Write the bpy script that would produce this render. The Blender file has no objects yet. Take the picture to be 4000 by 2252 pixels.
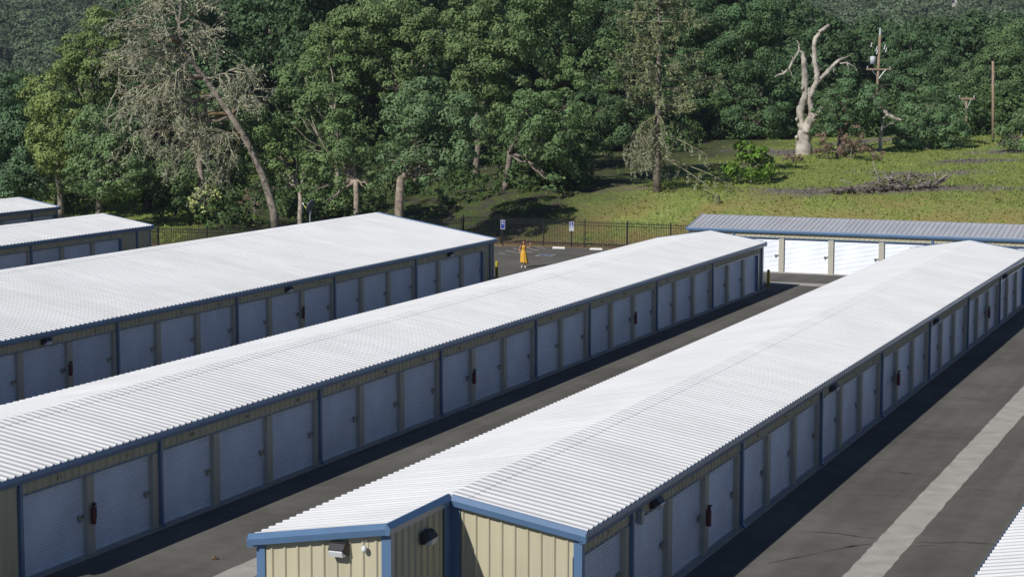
import bpy, bmesh, math, random
import numpy as np
from mathutils import Vector, Matrix

# ------------------------------------------------------------------ camera, sky, sun, exposure
S = bpy.context.scene
COL = S.collection
CAM_H, PITCH, YAW, ROLL, FOC = 12.517, 0.11352, 0.39135, 0.0029254, 7656.05
cam = bpy.data.cameras.new('camera'); cam_o = bpy.data.objects.new('camera', cam); COL.objects.link(cam_o)
cam.sensor_width = 36.0; cam.lens = 36.0 * FOC / 4000.0
cam.clip_start = 0.5; cam.clip_end = 5000.0
cam_o.matrix_world = Matrix.Translation((0, 0, CAM_H)) @ Matrix.Rotation(YAW, 4, 'Z') @ Matrix.Rotation(math.pi / 2 - PITCH, 4, 'X') @ Matrix.Rotation(ROLL, 4, 'Z')
S.camera = cam_o
SUN_DIR = Vector((-0.41, -1.30, 1.0)).normalized()
SUN_EL = math.asin(SUN_DIR.z)
W = bpy.data.worlds.new('World'); S.world = W; W.use_nodes = True
nt = W.node_tree; nt.nodes.clear()
sky = nt.nodes.new('ShaderNodeTexSky'); sky.sky_type = 'NISHITA'; sky.sun_disc = False
sky.sun_elevation = SUN_EL; sky.sun_rotation = math.atan2(SUN_DIR.x, SUN_DIR.y)
sky.air_density = 0.8; sky.dust_density = 0.15; sky.ozone_density = 9.0
bg = nt.nodes.new('ShaderNodeBackground'); bg.inputs[1].default_value = 0.075
wo = nt.nodes.new('ShaderNodeOutputWorld'); nt.links.new(sky.outputs[0], bg.inputs[0]); nt.links.new(bg.outputs[0], wo.inputs[0])
sun = bpy.data.lights.new('sun', 'SUN'); sun.energy = 5.0; sun.angle = math.radians(0.5); sun.color = (1.0, 0.975, 0.935)
sun_o = bpy.data.objects.new('sun', sun); COL.objects.link(sun_o)
sun_o.rotation_euler = SUN_DIR.to_track_quat('Z', 'Y').to_euler(); sun_o.location = (0, 0, 60)
S.view_settings.view_transform = 'Standard'; S.view_settings.look = 'None'
S.view_settings.exposure = -0.35; S.view_settings.gamma = 1.0
S.cycles.max_bounces = 8; S.cycles.transparent_max_bounces = 8
S.render.film_transparent = False

HAZE = 0.00010
random.seed(7); RNG = np.random.default_rng(7)
PI = math.pi

# ------------------------------------------------------------------ pixel -> world helpers (photo pixels, 4000 x 2252)
def ray(u, v):
    a, b = u - 2000.0, v - 1126.0
    cr, sr = math.cos(ROLL), math.sin(ROLL)
    xr = (cr * a + sr * b) / FOC; up = -(-sr * a + cr * b) / FOC
    cp, sp = math.cos(PITCH), math.sin(PITCH)
    yf = cp + sp * up; z = -sp + cp * up
    c, s = math.cos(YAW), math.sin(YAW)
    return np.array([c * xr - s * yf, s * xr + c * yf, z])
FWD = np.array([-math.sin(YAW), math.cos(YAW), 0.0]); LAT = np.array([math.cos(YAW), math.sin(YAW), 0.0])
C0 = np.array([0, 0, CAM_H])
def at_depth(u, v, d):
    r = ray(u, v); return C0 + r * (d / (r @ FWD))
def at_y(u, v, y):
    r = ray(u, v); return C0 + r * (y / r[1])
def at_x(u, v, x):
    r = ray(u, v); return C0 + r * (x / r[0])
def sm(a, b, t):
    t = np.clip((t - a) / (b - a), 0, 1); return t * t * (3 - 2 * t)
def terr(x, y):
    x = np.asarray(x, float); y = np.asarray(y, float)
    d = FWD[0] * x + FWD[1] * y; s = LAT[0] * x + LAT[1] * y
    k = 0.024 + 0.046 * sm(-32, -2, s)
    e = np.maximum(0, y - 131.0); e = np.sqrt(e * e + 9.0) - 3.0
    z = k * 150 * (1 - np.exp(-e / 150))
    z = z + (0.35 + 2.45 * sm(-16, 1, s)) * sm(128.0, 141.0, y)
    z = z * (1 - 0.0 * d) + 0.17 * np.maximum(0, d - 620) * sm(600, 660, d)
    z = z + 0.18 * np.sin(x * 0.31 + y * 0.17) * np.sin(y * 0.23 - x * 0.11) * sm(133, 150, y)
    return z - 0.03
def flower(x, y):
    d = FWD[0] * x + FWD[1] * y; s = LAT[0] * x + LAT[1] * y
    m = np.sin(d * .34 - .09 * s + 1.7 * np.sin(s * .19 + d * .09)) + .75 * np.sin(d * .66 + s * .24 + 2 * np.sin(s * .11)) + .30 * np.sin(s * 1.3 + d * 1.7) + .2 * np.sin(s * 2.7 - d * 1.1)
    return sm(.70, 1.45, m) * sm(134, 142, y)
def hit(u, v):
    r = ray(u, v); r = r / (r @ FWD); d = 60.0
    while d < 900:
        p = C0 + r * d
        if p[2] <= terr(p[0], p[1]): break
        d += 0.25
    return C0 + r * d
K = 4000.0 / 2575.0          # display px -> photo px

# ------------------------------------------------------------------ materials
def mat(name, col, rough=0.6, spec=0.3, metal=0.0, var=0.0, vscale=1.0, bump=0.0, bscale=20.0, tint=False, transl=0.0, coat=0.0):
    m = bpy.data.materials.new(name); m.use_nodes = True
    n = m.node_tree.nodes; l = m.node_tree.links; b = n['Principled BSDF']
    b.inputs['Roughness'].default_value = rough; b.inputs['Specular IOR Level'].default_value = spec
    b.inputs['Metallic'].default_value = metal
    b.inputs['Coat Weight'].default_value = coat; b.inputs['Coat Roughness'].default_value = 0.25
    out = None
    if var > 0:
        g = n.new('ShaderNodeNewGeometry')
        t = n.new('ShaderNodeTexNoise'); t.inputs['Scale'].default_value = vscale; t.inputs['Detail'].default_value = 5
        l.new(g.outputs['Position'], t.inputs['Vector'])
        r = n.new('ShaderNodeMapRange'); r.inputs[1].default_value = 0.3; r.inputs[2].default_value = 0.7
        r.inputs[3].default_value = 1 - var; r.inputs[4].default_value = 1 + var
        l.new(t.outputs[0], r.inputs[0])
        mx = n.new('ShaderNodeVectorMath'); mx.operation = 'SCALE'; mx.inputs[0].default_value = col
        l.new(r.outputs[0], mx.inputs['Scale']); out = mx.outputs[0]
    if tint:
        oi = n.new('ShaderNodeObjectInfo')
        mm = n.new('ShaderNodeVectorMath'); mm.operation = 'MULTIPLY'
        if out: l.new(out, mm.inputs[0])
        else: mm.inputs[0].default_value = col
        l.new(oi.outputs['Color'], mm.inputs[1]); out = mm.outputs[0]
    if out: l.new(out, b.inputs['Base Color'])
    else: b.inputs['Base Color'].default_value = (*col, 1)
    if bump > 0:
        g2 = n.new('ShaderNodeNewGeometry'); t2 = n.new('ShaderNodeTexNoise'); t2.inputs['Scale'].default_value = bscale
        t2.inputs['Detail'].default_value = 6; l.new(g2.outputs['Position'], t2.inputs['Vector'])
        bp = n.new('ShaderNodeBump'); bp.inputs['Strength'].default_value = bump; bp.inputs['Distance'].default_value = 0.05
        l.new(t2.outputs[0], bp.inputs['Height']); l.new(bp.outputs[0], b.inputs['Normal'])
    if transl > 0:
        tr = n.new('ShaderNodeBsdfTranslucent'); ms = n.new('ShaderNodeMixShader'); ms.inputs[0].default_value = transl
        if out: l.new(out, tr.inputs[0])
        else: tr.inputs[0].default_value = (*col, 1)
        l.new(b.outputs[0], ms.inputs[1]); l.new(tr.outputs[0], ms.inputs[2])
        l.new(ms.outputs[0], n['Material Output'].inputs[0])
    return m
M = dict(
    roof=mat('white_roof_steel', (0.665, 0.662, 0.652), 0.55, 0.2, var=0.055, vscale=0.35),
    roofg=mat('grey_roof_steel', (0.50, 0.505, 0.52), 0.5, 0.4, var=0.05, vscale=0.6),
    tan=mat('tan_siding', (0.50, 0.455, 0.315), 0.55, 0.3, var=0.05, vscale=0.8),
    tanp=mat('tan_pilaster', (0.46, 0.435, 0.355), 0.55, 0.3, var=0.06, vscale=1.2),
    blue=mat('blue_trim', (0.095, 0.175, 0.30), 0.30, 0.5, var=0.08, vscale=1.5, coat=0.3),
    door=mat('white_door', (0.75, 0.795, 0.87), 0.36, 0.5, var=0.05, vscale=0.9, tint=True),
    slab=mat('slab_concrete', (0.40, 0.38, 0.34), 0.85, 0.2, var=0.12, vscale=2.0),
    latch=mat('latch_metal', (0.30, 0.29, 0.27), 0.4, 0.5, 0.6),
    ink=mat('number_ink', (0.03, 0.03, 0.035), 0.6),
    bronze=mat('dark_bronze', (0.035, 0.033, 0.035), 0.45, 0.4),
    lens=mat('lamp_lens', (0.62, 0.62, 0.62), 0.2, 0.6),
    red=mat('extinguisher_red', (0.10, 0.009, 0.014), 0.4, 0.5),
    black=mat('black_metal', (0.012, 0.013, 0.015), 0.45, 0.4),
    white=mat('white_paint', (0.72, 0.72, 0.70), 0.6, 0.3, var=0.08, vscale=6),
    stop=mat('white_concrete', (0.74, 0.72, 0.66), 0.8, 0.2, var=0.08, vscale=5),
    mark=mat('worn_white_paint', (0.46, 0.44, 0.38), 0.8, 0.2, var=0.25, vscale=9),
    bmark=mat('worn_blue_paint', (0.10, 0.15, 0.30), 0.8, 0.2, var=0.25, vscale=6),
    bline=mat('faded_blue_line', (0.115, 0.13, 0.165), 0.85, 0.2, var=0.15, vscale=6),
    yellow=mat('yellow_paint', (0.42, 0.36, 0.02), 0.5, 0.4, var=0.08, vscale=5),
    sblue=mat('sign_blue', (0.02, 0.05, 0.30), 0.4, 0.4),
    galv=mat('galvanised', (0.42, 0.43, 0.45), 0.4, 0.5, 0.3),
    dish=mat('dish_grey', (0.16, 0.17, 0.20), 0.5, 0.4),
    lemon=mat('yellow_sleeve', (0.75, 0.68, 0.05), 0.5),
    skin=mat('skin', (0.50, 0.27, 0.18), 0.5, 0.3),
    hair=mat('brown_hair', (0.13, 0.065, 0.035), 0.5, 0.4, var=0.3, vscale=40),
    dress=mat('mustard_dress', (0.72, 0.41, 0.055), 0.75, 0.2, var=0.06, vscale=8),
    shoe=mat('white_canvas', (0.75, 0.74, 0.70), 0.7),
    lips=mat('lips', (0.40, 0.10, 0.09), 0.5), eye=mat('eye_dark', (0.02, 0.015, 0.012), 0.3),
    bark=mat('oak_bark', (0.235, 0.20, 0.165), 0.9, 0.1, var=0.45, vscale=3.2, bump=0.6, bscale=9, tint=True),
    snag=mat('bleached_wood', (0.45, 0.40, 0.34), 0.9, 0.1, var=0.5, vscale=1.3, bump=0.9, bscale=5),
    bark2=mat('mossy_bark', (0.20, 0.14, 0.07), 0.95, 0.1, var=0.5, vscale=2.5, bump=0.6, bscale=9),
    leaf=mat('oak_leaf', (0.190, 0.258, 0.116), 0.6, 0.2, var=0.36, vscale=0.9, tint=True, transl=0.22),
    lichen=mat('pale_lichen', (0.36, 0.37, 0.255), 0.95, 0.05, var=0.35, vscale=1.6, tint=True, transl=0.1),
    twig=mat('dead_twig', (0.26, 0.24, 0.21), 0.95, 0.05, var=0.3, vscale=2),
    needle=mat('lichened_needles', (0.27, 0.31, 0.15), 0.8, 0.1, var=0.35, vscale=1.0, transl=0.15),
    brown=mat('dead_leaves', (0.215, 0.150, 0.108), 0.9, 0.1, var=0.4, vscale=1.3, transl=0.1),
    lime=mat('bright_leaf', (0.115, 0.215, 0.030), 0.55, 0.2, var=0.3, vscale=1.2, transl=0.25, tint=True),
    bloom=mat('cream_bloom', (0.60, 0.64, 0.26), 0.8, 0.1),
    brush=mat('weathered_brush', (0.185, 0.155, 0.135), 0.95, 0.05, var=0.4, vscale=2.2),
    pole=mat('pole_wood', (0.32, 0.235, 0.165), 0.9, 0.1, var=0.2, vscale=3),
    tank=mat('transformer_grey', (0.55, 0.58, 0.60), 0.4, 0.4),
    ceram=mat('insulator', (0.6, 0.6, 0.6), 0.3, 0.5),
    stone=mat('brown_stone', (0.16, 0.10, 0.07), 0.9),
    logs=mat('grey_logs', (0.27, 0.235, 0.20), 0.95, 0.05, var=0.4, vscale=2.5),
    stain=mat('oil_stain', (0.068, 0.066, 0.062), 0.8, 0.15, var=0.3, vscale=5),
    hroof=mat('slate_roof', (0.10, 0.11, 0.13), 0.8), hwall=mat('pale_house_wall', (0.48, 0.46, 0.42), 0.8),
    pane=mat('window_glass', (0.05, 0.06, 0.08), 0.1, 0.6),
)

def streaks(m, sc, lo, hi):
    """weather streaks that run down the slope: a stretched noise multiplied into the sheet colour"""
    N = m.node_tree.nodes; L = m.node_tree.links; b = N['Principled BSDF']; src = b.inputs['Base Color'].links[0].from_socket
    g = N.new('ShaderNodeTexCoord'); mp = N.new('ShaderNodeMapping'); mp.inputs['Scale'].default_value = sc; L.new(g.outputs['Object'], mp.inputs[0])
    t = N.new('ShaderNodeTexNoise'); t.inputs['Scale'].default_value = 1.0; t.inputs['Detail'].default_value = 4; L.new(mp.outputs[0], t.inputs['Vector'])
    r = N.new('ShaderNodeMapRange'); r.inputs[1].default_value = .35; r.inputs[2].default_value = .65; r.inputs[3].default_value = lo; r.inputs[4].default_value = hi; L.new(t.outputs[0], r.inputs[0])
    v = N.new('ShaderNodeVectorMath'); v.operation = 'SCALE'; L.new(src, v.inputs[0]); L.new(r.outputs[0], v.inputs['Scale']); L.new(v.outputs[0], b.inputs['Base Color'])
streaks(M['roof'], (.35, 3.2, 1), .95, 1.03); streaks(M['roofg'], (.35, 3.2, 1), .92, 1.06); streaks(M['tan'], (2.4, 2.4, .3), .92, 1.04)
streaks(M['door'], (1, 1.2, .5), .94, 1.03)
# ------------------------------------------------------------------ mesh builder and tagging
class MB:
    def __init__(s): s.v = []; s.f = []
    def add(s, vs, fs):
        o = len(s.v); s.v += [tuple(map(float, p)) for p in vs]; s.f += [tuple(i + o for i in f) for f in fs]; return s
    def box(s, x0, x1, y0, y1, z0, z1):
        return s.add([(x0, y0, z0), (x1, y0, z0), (x1, y1, z0), (x0, y1, z0), (x0, y0, z1), (x1, y0, z1), (x1, y1, z1), (x0, y1, z1)],
                     [(0, 3, 2, 1), (4, 5, 6, 7), (0, 1, 5, 4), (1, 2, 6, 5), (2, 3, 7, 6), (3, 0, 4, 7)])
    def prism(s, prof, a, b, ax, up=Vector((0, 0, 1))):
        """profile (o, h): o along ax, h along up; swept from a to b"""
        n = len(prof); ax = Vector(ax); a = Vector(a); b = Vector(b)
        vs = [a + ax * o + up * h for o, h in prof] + [b + ax * o + up * h for o, h in prof]
        fs = [(i, (i + 1) % n, n + (i + 1) % n, n + i) for i in range(n)] + [tuple(range(n))[::-1], tuple(range(n, 2 * n))]
        return s.add(vs, fs)
    def tube(s, pts, rad, n=7, cap=True, jit=0.0):
        pts = [Vector(p) for p in pts]; m = len(pts); vs = []
        ref = Vector((0.31, 0.2, 0.93))
        for i, p in enumerate(pts):
            t = (pts[min(i + 1, m - 1)] - pts[max(i - 1, 0)])
            t = t.normalized() if t.length > 1e-9 else Vector((0, 0, 1))
            r0 = ref if abs(t.dot(ref)) < 0.95 else Vector((1, 0, 0))
            a = t.cross(r0).normalized(); b = t.cross(a)
            for k in range(n):
                q = 2 * PI * k / n; rr = rad[i] * (1 + (random.uniform(-jit, jit) if jit else 0))
                vs.append(p + (a * math.cos(q) + b * math.sin(q)) * rr)
        fs = [(i * n + k, i * n + (k + 1) % n, (i + 1) * n + (k + 1) % n, (i + 1) * n + k) for i in range(m - 1) for k in range(n)]
        if cap: fs += [tuple(range(n))[::-1], tuple(range((m - 1) * n, m * n))]
        return s.add(vs, fs)
    def ball(s, c, r, nu=10, nv=7):
        rx, ry, rz = (r, r, r) if not hasattr(r, '__len__') else r
        vs = [(c[0], c[1], c[2] - rz)]
        for j in range(1, nv):
            th = -PI / 2 + PI * j / nv
            for i in range(nu):
                ph = 2 * PI * i / nu
                vs.append((c[0] + rx * math.cos(th) * math.cos(ph), c[1] + ry * math.cos(th) * math.sin(ph), c[2] + rz * math.sin(th)))
        vs.append((c[0], c[1], c[2] + rz)); last = len(vs) - 1
        fs = [(0, 1 + (i + 1) % nu, 1 + i) for i in range(nu)]
        for j in range(nv - 2):
            for i in range(nu):
                a = 1 + j * nu + i; b = 1 + j * nu + (i + 1) % nu
                fs.append((a, b, b + nu, a + nu))
        fs += [(1 + (nv - 2) * nu + i, 1 + (nv - 2) * nu + (i + 1) % nu, last) for i in range(nu)]
        return s.add(vs, fs)
    def build(s, name, m, parent=None, smooth=False):
        me = bpy.data.meshes.new(name); me.from_pydata(s.v, [], s.f)
        me.materials.append(m)
        if smooth: me.polygons.foreach_set('use_smooth', [True] * len(me.polygons))
        me.update()
        return link(name, me, parent)
def link(name, data, parent=None):
    o = bpy.data.objects.new(name, data); COL.objects.link(o)
    if parent is not None: o.parent = parent
    return o
def tag(o, label=None, cat=None, group=None, kind=None):
    if label: o['label'] = label
    if cat: o['category'] = cat
    if group: o['group'] = group
    if kind: o['kind'] = kind
    return o
def thing(name, loc, label, cat, group=None, rz=0.0):
    o = link(name, None); o.location = loc; o.rotation_euler = (0, 0, rz); o.empty_display_size = 0.3
    return tag(o, label, cat, group)
def quads(name, V, F, m, parent=None, nper=4):
    """fast mesh from numpy arrays"""
    me = bpy.data.meshes.new(name); nv = len(V); nf = len(F)
    me.vertices.add(nv); me.vertices.foreach_set('co', np.ascontiguousarray(V, np.float32).ravel())
    me.loops.add(nf * nper); me.loops.foreach_set('vertex_index', np.ascontiguousarray(F, np.int32).ravel())
    me.polygons.add(nf); me.polygons.foreach_set('loop_start', np.arange(0, nf * nper, nper, dtype=np.int32))
    me.update(calc_edges=True); me.materials.append(m)
    return link(name, me, parent)
def copy_tree(o, parent=None):
    c = o.copy(); COL.objects.link(c); c.parent = parent
    for ch in list(o.children): copy_tree(ch, c)
    return c

# ------------------------------------------------------------------ ground, asphalt, concrete
def build_ground():
    dd = np.concatenate([np.linspace(-40, 110, 12), np.linspace(116, 270, 110), np.geomspace(276, 950, 60)])
    ss = np.linspace(-1, 1, 121)
    V = []
    for d in dd:
        half = 70 + max(0, d) * 0.52
        p = FWD[None, :2] * d + LAT[None, :2] * (ss[:, None] * half)
        V.append(np.c_[p, terr(p[:, 0], p[:, 1])])
    V = np.concatenate(V); n = len(ss); r = len(dd)
    i = np.arange(r - 1)[:, None] * n + np.arange(n - 1)[None]
    F = np.stack([i, i + 1, i + n + 1, i + n], -1).reshape(-1, 4)
    m = bpy.data.materials.new('meadow_and_soil'); m.use_nodes = True
    N = m.node_tree.nodes; L = m.node_tree.links; b = N['Principled BSDF']; b.inputs['Roughness'].default_value = 0.95; b.inputs['Specular IOR Level'].default_value = 0.1
    g = N.new('ShaderNodeNewGeometry'); sep = N.new('ShaderNodeSeparateXYZ'); L.new(g.outputs['Position'], sep.inputs[0])
    def noise(sc, det=4, vec=None):
        t = N.new('ShaderNodeTexNoise'); t.inputs['Scale'].default_value = sc; t.inputs['Detail'].default_value = det
        L.new(vec or g.outputs['Position'], t.inputs['Vector']); return t.outputs[0]
    def rng(x, a, c, lo=0.0, hi=1.0):
        q = N.new('ShaderNodeMapRange'); q.inputs[1].default_value = a; q.inputs[2].default_value = c; q.inputs[3].default_value = lo; q.inputs[4].default_value = hi
        L.new(x, q.inputs[0]); return q.outputs[0]
    def mix(f, a, c):
        q = N.new('ShaderNodeMix'); q.data_type = 'RGBA'; L.new(f, q.inputs[0])
        for k, x in ((6, a), (7, c)):
            if isinstance(x, tuple): q.inputs[k].default_value = (*x, 1)
            else: L.new(x, q.inputs[k])
        return q.outputs[2]
    mp = N.new('ShaderNodeMapping'); mp.inputs['Scale'].default_value = (0.35, 1.0, 1.0); mp.inputs['Rotation'].default_value = (0, 0, -0.55); L.new(g.outputs['Position'], mp.inputs[0])
    grass = mix(rng(noise(0.8), 0.35, 0.65), (0.238, 0.305, 0.070), (0.322, 0.365, 0.100))
    grass = mix(rng(noise(5.0), 0.42, 0.62), grass, (0.170, 0.205, 0.065))
    at = N.new('ShaderNodeAttribute'); at.attribute_name = 'flower'; grass = mix(at.outputs['Fac'], grass, (0.190, 0.165, 0.145))
    dry = mix(rng(noise(0.5), 0.4, 0.6), (0.30, 0.215, 0.125), (0.24, 0.17, 0.095))
    def add(a, c, k):
        q = N.new('ShaderNodeMath'); q.operation = 'MULTIPLY_ADD'; L.new(c, q.inputs[0]); q.inputs[1].default_value = k; L.new(a, q.inputs[2]); return q.outputs[0]
    yy = add(sep.outputs[1], noise(0.35), 5.0)
    xx = rng(sep.outputs[0], -64, -56, 12.0, 0.0)
    yy = add(yy, xx, 1.0)
    grass = mix(rng(yy, 136.0, 150.0), mix(rng(noise(0.25), 0.42, 0.6), grass, (0.30, 0.235, 0.090)), grass)
    lat = N.new('ShaderNodeVectorMath'); lat.operation = 'DOT_PRODUCT'; lat.inputs[1].default_value = tuple(LAT); L.new(g.outputs['Position'], lat.inputs[0])
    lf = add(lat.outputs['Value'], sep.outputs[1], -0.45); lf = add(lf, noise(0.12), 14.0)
    shaded_litter = mix(rng(noise(0.9), 0.36, 0.54), (0.074, 0.064, 0.050), (0.078, 0.106, 0.034))  # leaf litter, its colour lowered to carry the shade under the trees
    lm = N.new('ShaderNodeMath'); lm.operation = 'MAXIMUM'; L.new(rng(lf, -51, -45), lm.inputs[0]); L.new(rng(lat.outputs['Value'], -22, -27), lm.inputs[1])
    grass = mix(lm.outputs[0], shaded_litter, grass)
    c = mix(rng(yy, 131.5, 133.5), dry, grass)
    hillc = mix(rng(noise(0.03, 3), 0.32, 0.42), (0.060, 0.070, 0.032), (0.36, 0.28, 0.16))
    hillc = mix(rng(lat.outputs['Value'], 80, 110), (0.060, 0.070, 0.032), hillc)
    d = N.new('ShaderNodeVectorMath'); d.operation = 'DOT_PRODUCT'; d.inputs[1].default_value = tuple(FWD); L.new(g.outputs['Position'], d.inputs[0])
    c = mix(rng(d.outputs['Value'], 420, 520), c, hillc)
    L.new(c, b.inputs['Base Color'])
    bp = N.new('ShaderNodeBump'); bp.inputs['Strength'].default_value = 0.8; bp.inputs['Distance'].default_value = 0.25; L.new(noise(3.0, 8), bp.inputs['Height']); L.new(bp.outputs[0], b.inputs['Normal'])
    o = quads('ground', V, F, m); tag(o, kind='structure')
    fa = o.data.attributes.new('flower', 'FLOAT', 'POINT'); fa.data.foreach_set('value', flower(V[:, 0], V[:, 1]).astype(np.float32))
    o.data.polygons.foreach_set('use_smooth', [True] * len(o.data.polygons))
    return m
build_ground()

def asphalt_mat():
    m = bpy.data.materials.new('asphalt'); m.use_nodes = True
    N = m.node_tree.nodes; L = m.node_tree.links; b = N['Principled BSDF']; b.inputs['Roughness'].default_value = 0.95; b.inputs['Specular IOR Level'].default_value = 0.04
    g = N.new('ShaderNodeNewGeometry')
    def noise(sc, det, rg=0.5):
        t = N.new('ShaderNodeTexNoise'); t.inputs['Scale'].default_value = sc; t.inputs['Detail'].default_value = det; t.inputs['Roughness'].default_value = rg
        L.new(g.outputs['Position'], t.inputs['Vector']); return t.outputs[0]
    def rng(x, a, c, lo, hi):
        q = N.new('ShaderNodeMapRange'); q.inputs[1].default_value = a; q.inputs[2].default_value = c; q.inputs[3].default_value = lo; q.inputs[4].default_value = hi; L.new(x, q.inputs[0]); return q.outputs[0]
    def mul(a, c):
        q = N.new('ShaderNodeMath'); q.operation = 'MULTIPLY'; L.new(a, q.inputs[0]); L.new(c, q.inputs[1]); return q.outputs[0]
    f = mul(rng(noise(0.22, 3), 0.35, 0.65, 0.86, 1.14), mul(rng(noise(1.6, 5), 0.35, 0.65, 0.93, 1.07), rng(noise(38, 4), 0.35, 0.65, 0.86, 1.14)))
    mpa = N.new('ShaderNodeMapping'); mpa.inputs['Scale'].default_value = (1.5, 0.03, 1.0); L.new(g.outputs['Position'], mpa.inputs[0])
    tt = N.new('ShaderNodeTexNoise'); tt.inputs['Scale'].default_value = 1.0; tt.inputs['Detail'].default_value = 3; L.new(mpa.outputs[0], tt.inputs['Vector']); f = mul(f, rng(tt.outputs[0], 0.35, 0.65, 0.90, 1.10))
    pale = rng(noise(0.7, 8, 0.75), 0.60, 0.72, 1.0, 1.28); f = mul(f, pale)
    v = N.new('ShaderNodeVectorMath'); v.operation = 'SCALE'; v.inputs[0].default_value = (0.148, 0.140, 0.121); L.new(f, v.inputs['Scale']); L.new(v.outputs[0], b.inputs['Base Color'])
    bp = N.new('ShaderNodeBump'); bp.inputs['Strength'].default_value = 0.25; bp.inputs['Distance'].default_value = 0.01; L.new(noise(60, 4), bp.inputs['Height']); L.new(bp.outputs[0], b.inputs['Normal'])
    return m
M['asphalt'] = asphalt_mat()
def sheet(name, poly, z, m):
    return tag(MB().add([(x, y, z) for x, y in poly], [tuple(range(len(poly)))]).build(name, m), kind='structure')
sheet('asphalt_road', [(-110, 8), (30, 8), (30, 125.9), (-51.2, 125.9), (-53.2, 124.4), (-56.6, 124.0), (-64.6, 110.6), (-70.6, 108.8), (-83, 115.4), (-96, 121.6), (-110, 128)], 0.0, M['asphalt'])
M['conc'] = mat('gutter_concrete', (0.455, 0.430, 0.372), 0.9, 0.1, var=0.13, vscale=1.6, bump=0.15, bscale=30)
def strip(x0, x1, y0, y1, step, wob, horiz=False):
    pts = []; n = int(abs((y1 - y0) if not horiz else (x1 - x0)) / step); mb = MB()
    for i in range(n + 1):
        t = i / n
        if not horiz:
            y = y0 + (y1 - y0) * t; mb.v += [(x0 + random.uniform(-wob, wob), y, 0.004), (x1 + random.uniform(-wob, wob), y, 0.004)]
        else:
            x = x0 + (x1 - x0) * t; mb.v += [(x, y0 + random.uniform(-wob, wob), 0.004), (x, y1 + random.uniform(-wob, wob), 0.004)]
    mb.f = [(2 * i, 2 * i + 1, 2 * i + 3, 2 * i + 2) for i in range(n)]
    return tag(mb.build('concrete_drain_path', M['conc']), kind='structure')
strip(-10.47, -9.56, 12, 109.3, 0.35, 0.022)
strip(-24.73, -23.82, 12, 109.3, 0.35, 0.022)
strip(-29.6, 20, 109.5, 110.9, 0.35, 0.03, True)
def stain(pts, w):
    mb = MB(); n = len(pts); segs = 26
    P = []
    for i in range(segs + 1):
        t = i / segs * (n - 1); k = min(int(t), n - 2); a = np.array(pts[k]); b = np.array(pts[k + 1]); P.append(a + (b - a) * (t - k))
    P = np.array(P); T = np.gradient(P, axis=0); T /= np.linalg.norm(T, axis=1)[:, None]; Nn = np.c_[-T[:, 1], T[:, 0]]
    for i in range(segs + 1):
        ww = w * (0.35 + 0.65 * random.random()) * (math.sin(PI * min(1, max(0.0, i / segs))) ** 0.5 + 0.02)
        o = random.uniform(-0.3, 0.3) * w
        mb.v += [(*(P[i] + Nn[i] * (o - ww)), 0.0045), (*(P[i] + Nn[i] * (o + ww)), 0.0045)]
    mb.f = [(2 * i, 2 * i + 1, 2 * i + 3, 2 * i + 2) for i in range(segs)]
    tag(mb.build('oil_stain_marking', M['stain']), kind='structure')
stain([(-12.52, 47.35), (-12.0, 48.2), (-11.53, 48.96)], 0.045); stain([(-11.5, 49.1), (-10.85, 50.09), (-10.5, 50.45)], 0.04)
stain([(-11.05, 49.8), (-10.8, 50.1)], 0.09)
stain([(-12.51, 51.1), (-11.6, 51.2), (-11.02, 51.08), (-10.5, 51.05)], 0.06)
stain([(-9.5, 51.09), (-8.9, 51.2), (-8.48, 51.52), (-7.59, 51.64), (-7.0, 51.7)], 0.06); stain([(-9.4, 50.6), (-8.9, 51.0)], 0.03)
stain([(-11.71, 59.89), (-11.5, 59.8), (-11.32, 59.76)], 0.10)
stain([(-12.4, 74.6), (-11.6, 74.4), (-11.0, 74.3)], 0.05)

def crack(a, b):
    P = [np.array(a, float)]; n = 30
    for i in range(1, n + 1): P.append(np.array(a) + (np.array(b) - np.array(a)) * i / n + RNG.normal(size=2) * .05)
    mb = MB()
    for i, p in enumerate(P):
        w_ = random.uniform(.006, .018); mb.v += [(p[0] - w_, p[1] - w_ * .5, .0042), (p[0] + w_, p[1] + w_ * .5, .0042)]
    mb.f = [(2 * i, 2 * i + 1, 2 * i + 3, 2 * i + 2) for i in range(n)]
    tag(mb.build('asphalt_crack_line', M['stain']), kind='structure')
crack((-13.2, 56.0), (-10.6, 56.6)); crack((-9.4, 58.4), (-7.2, 57.9)); crack((-12.9, 66.5), (-10.7, 66.2)); crack((-26.9, 47.0), (-24.9, 47.5)); crack((-27.3, 58.5), (-25.0, 58.2))

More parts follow.
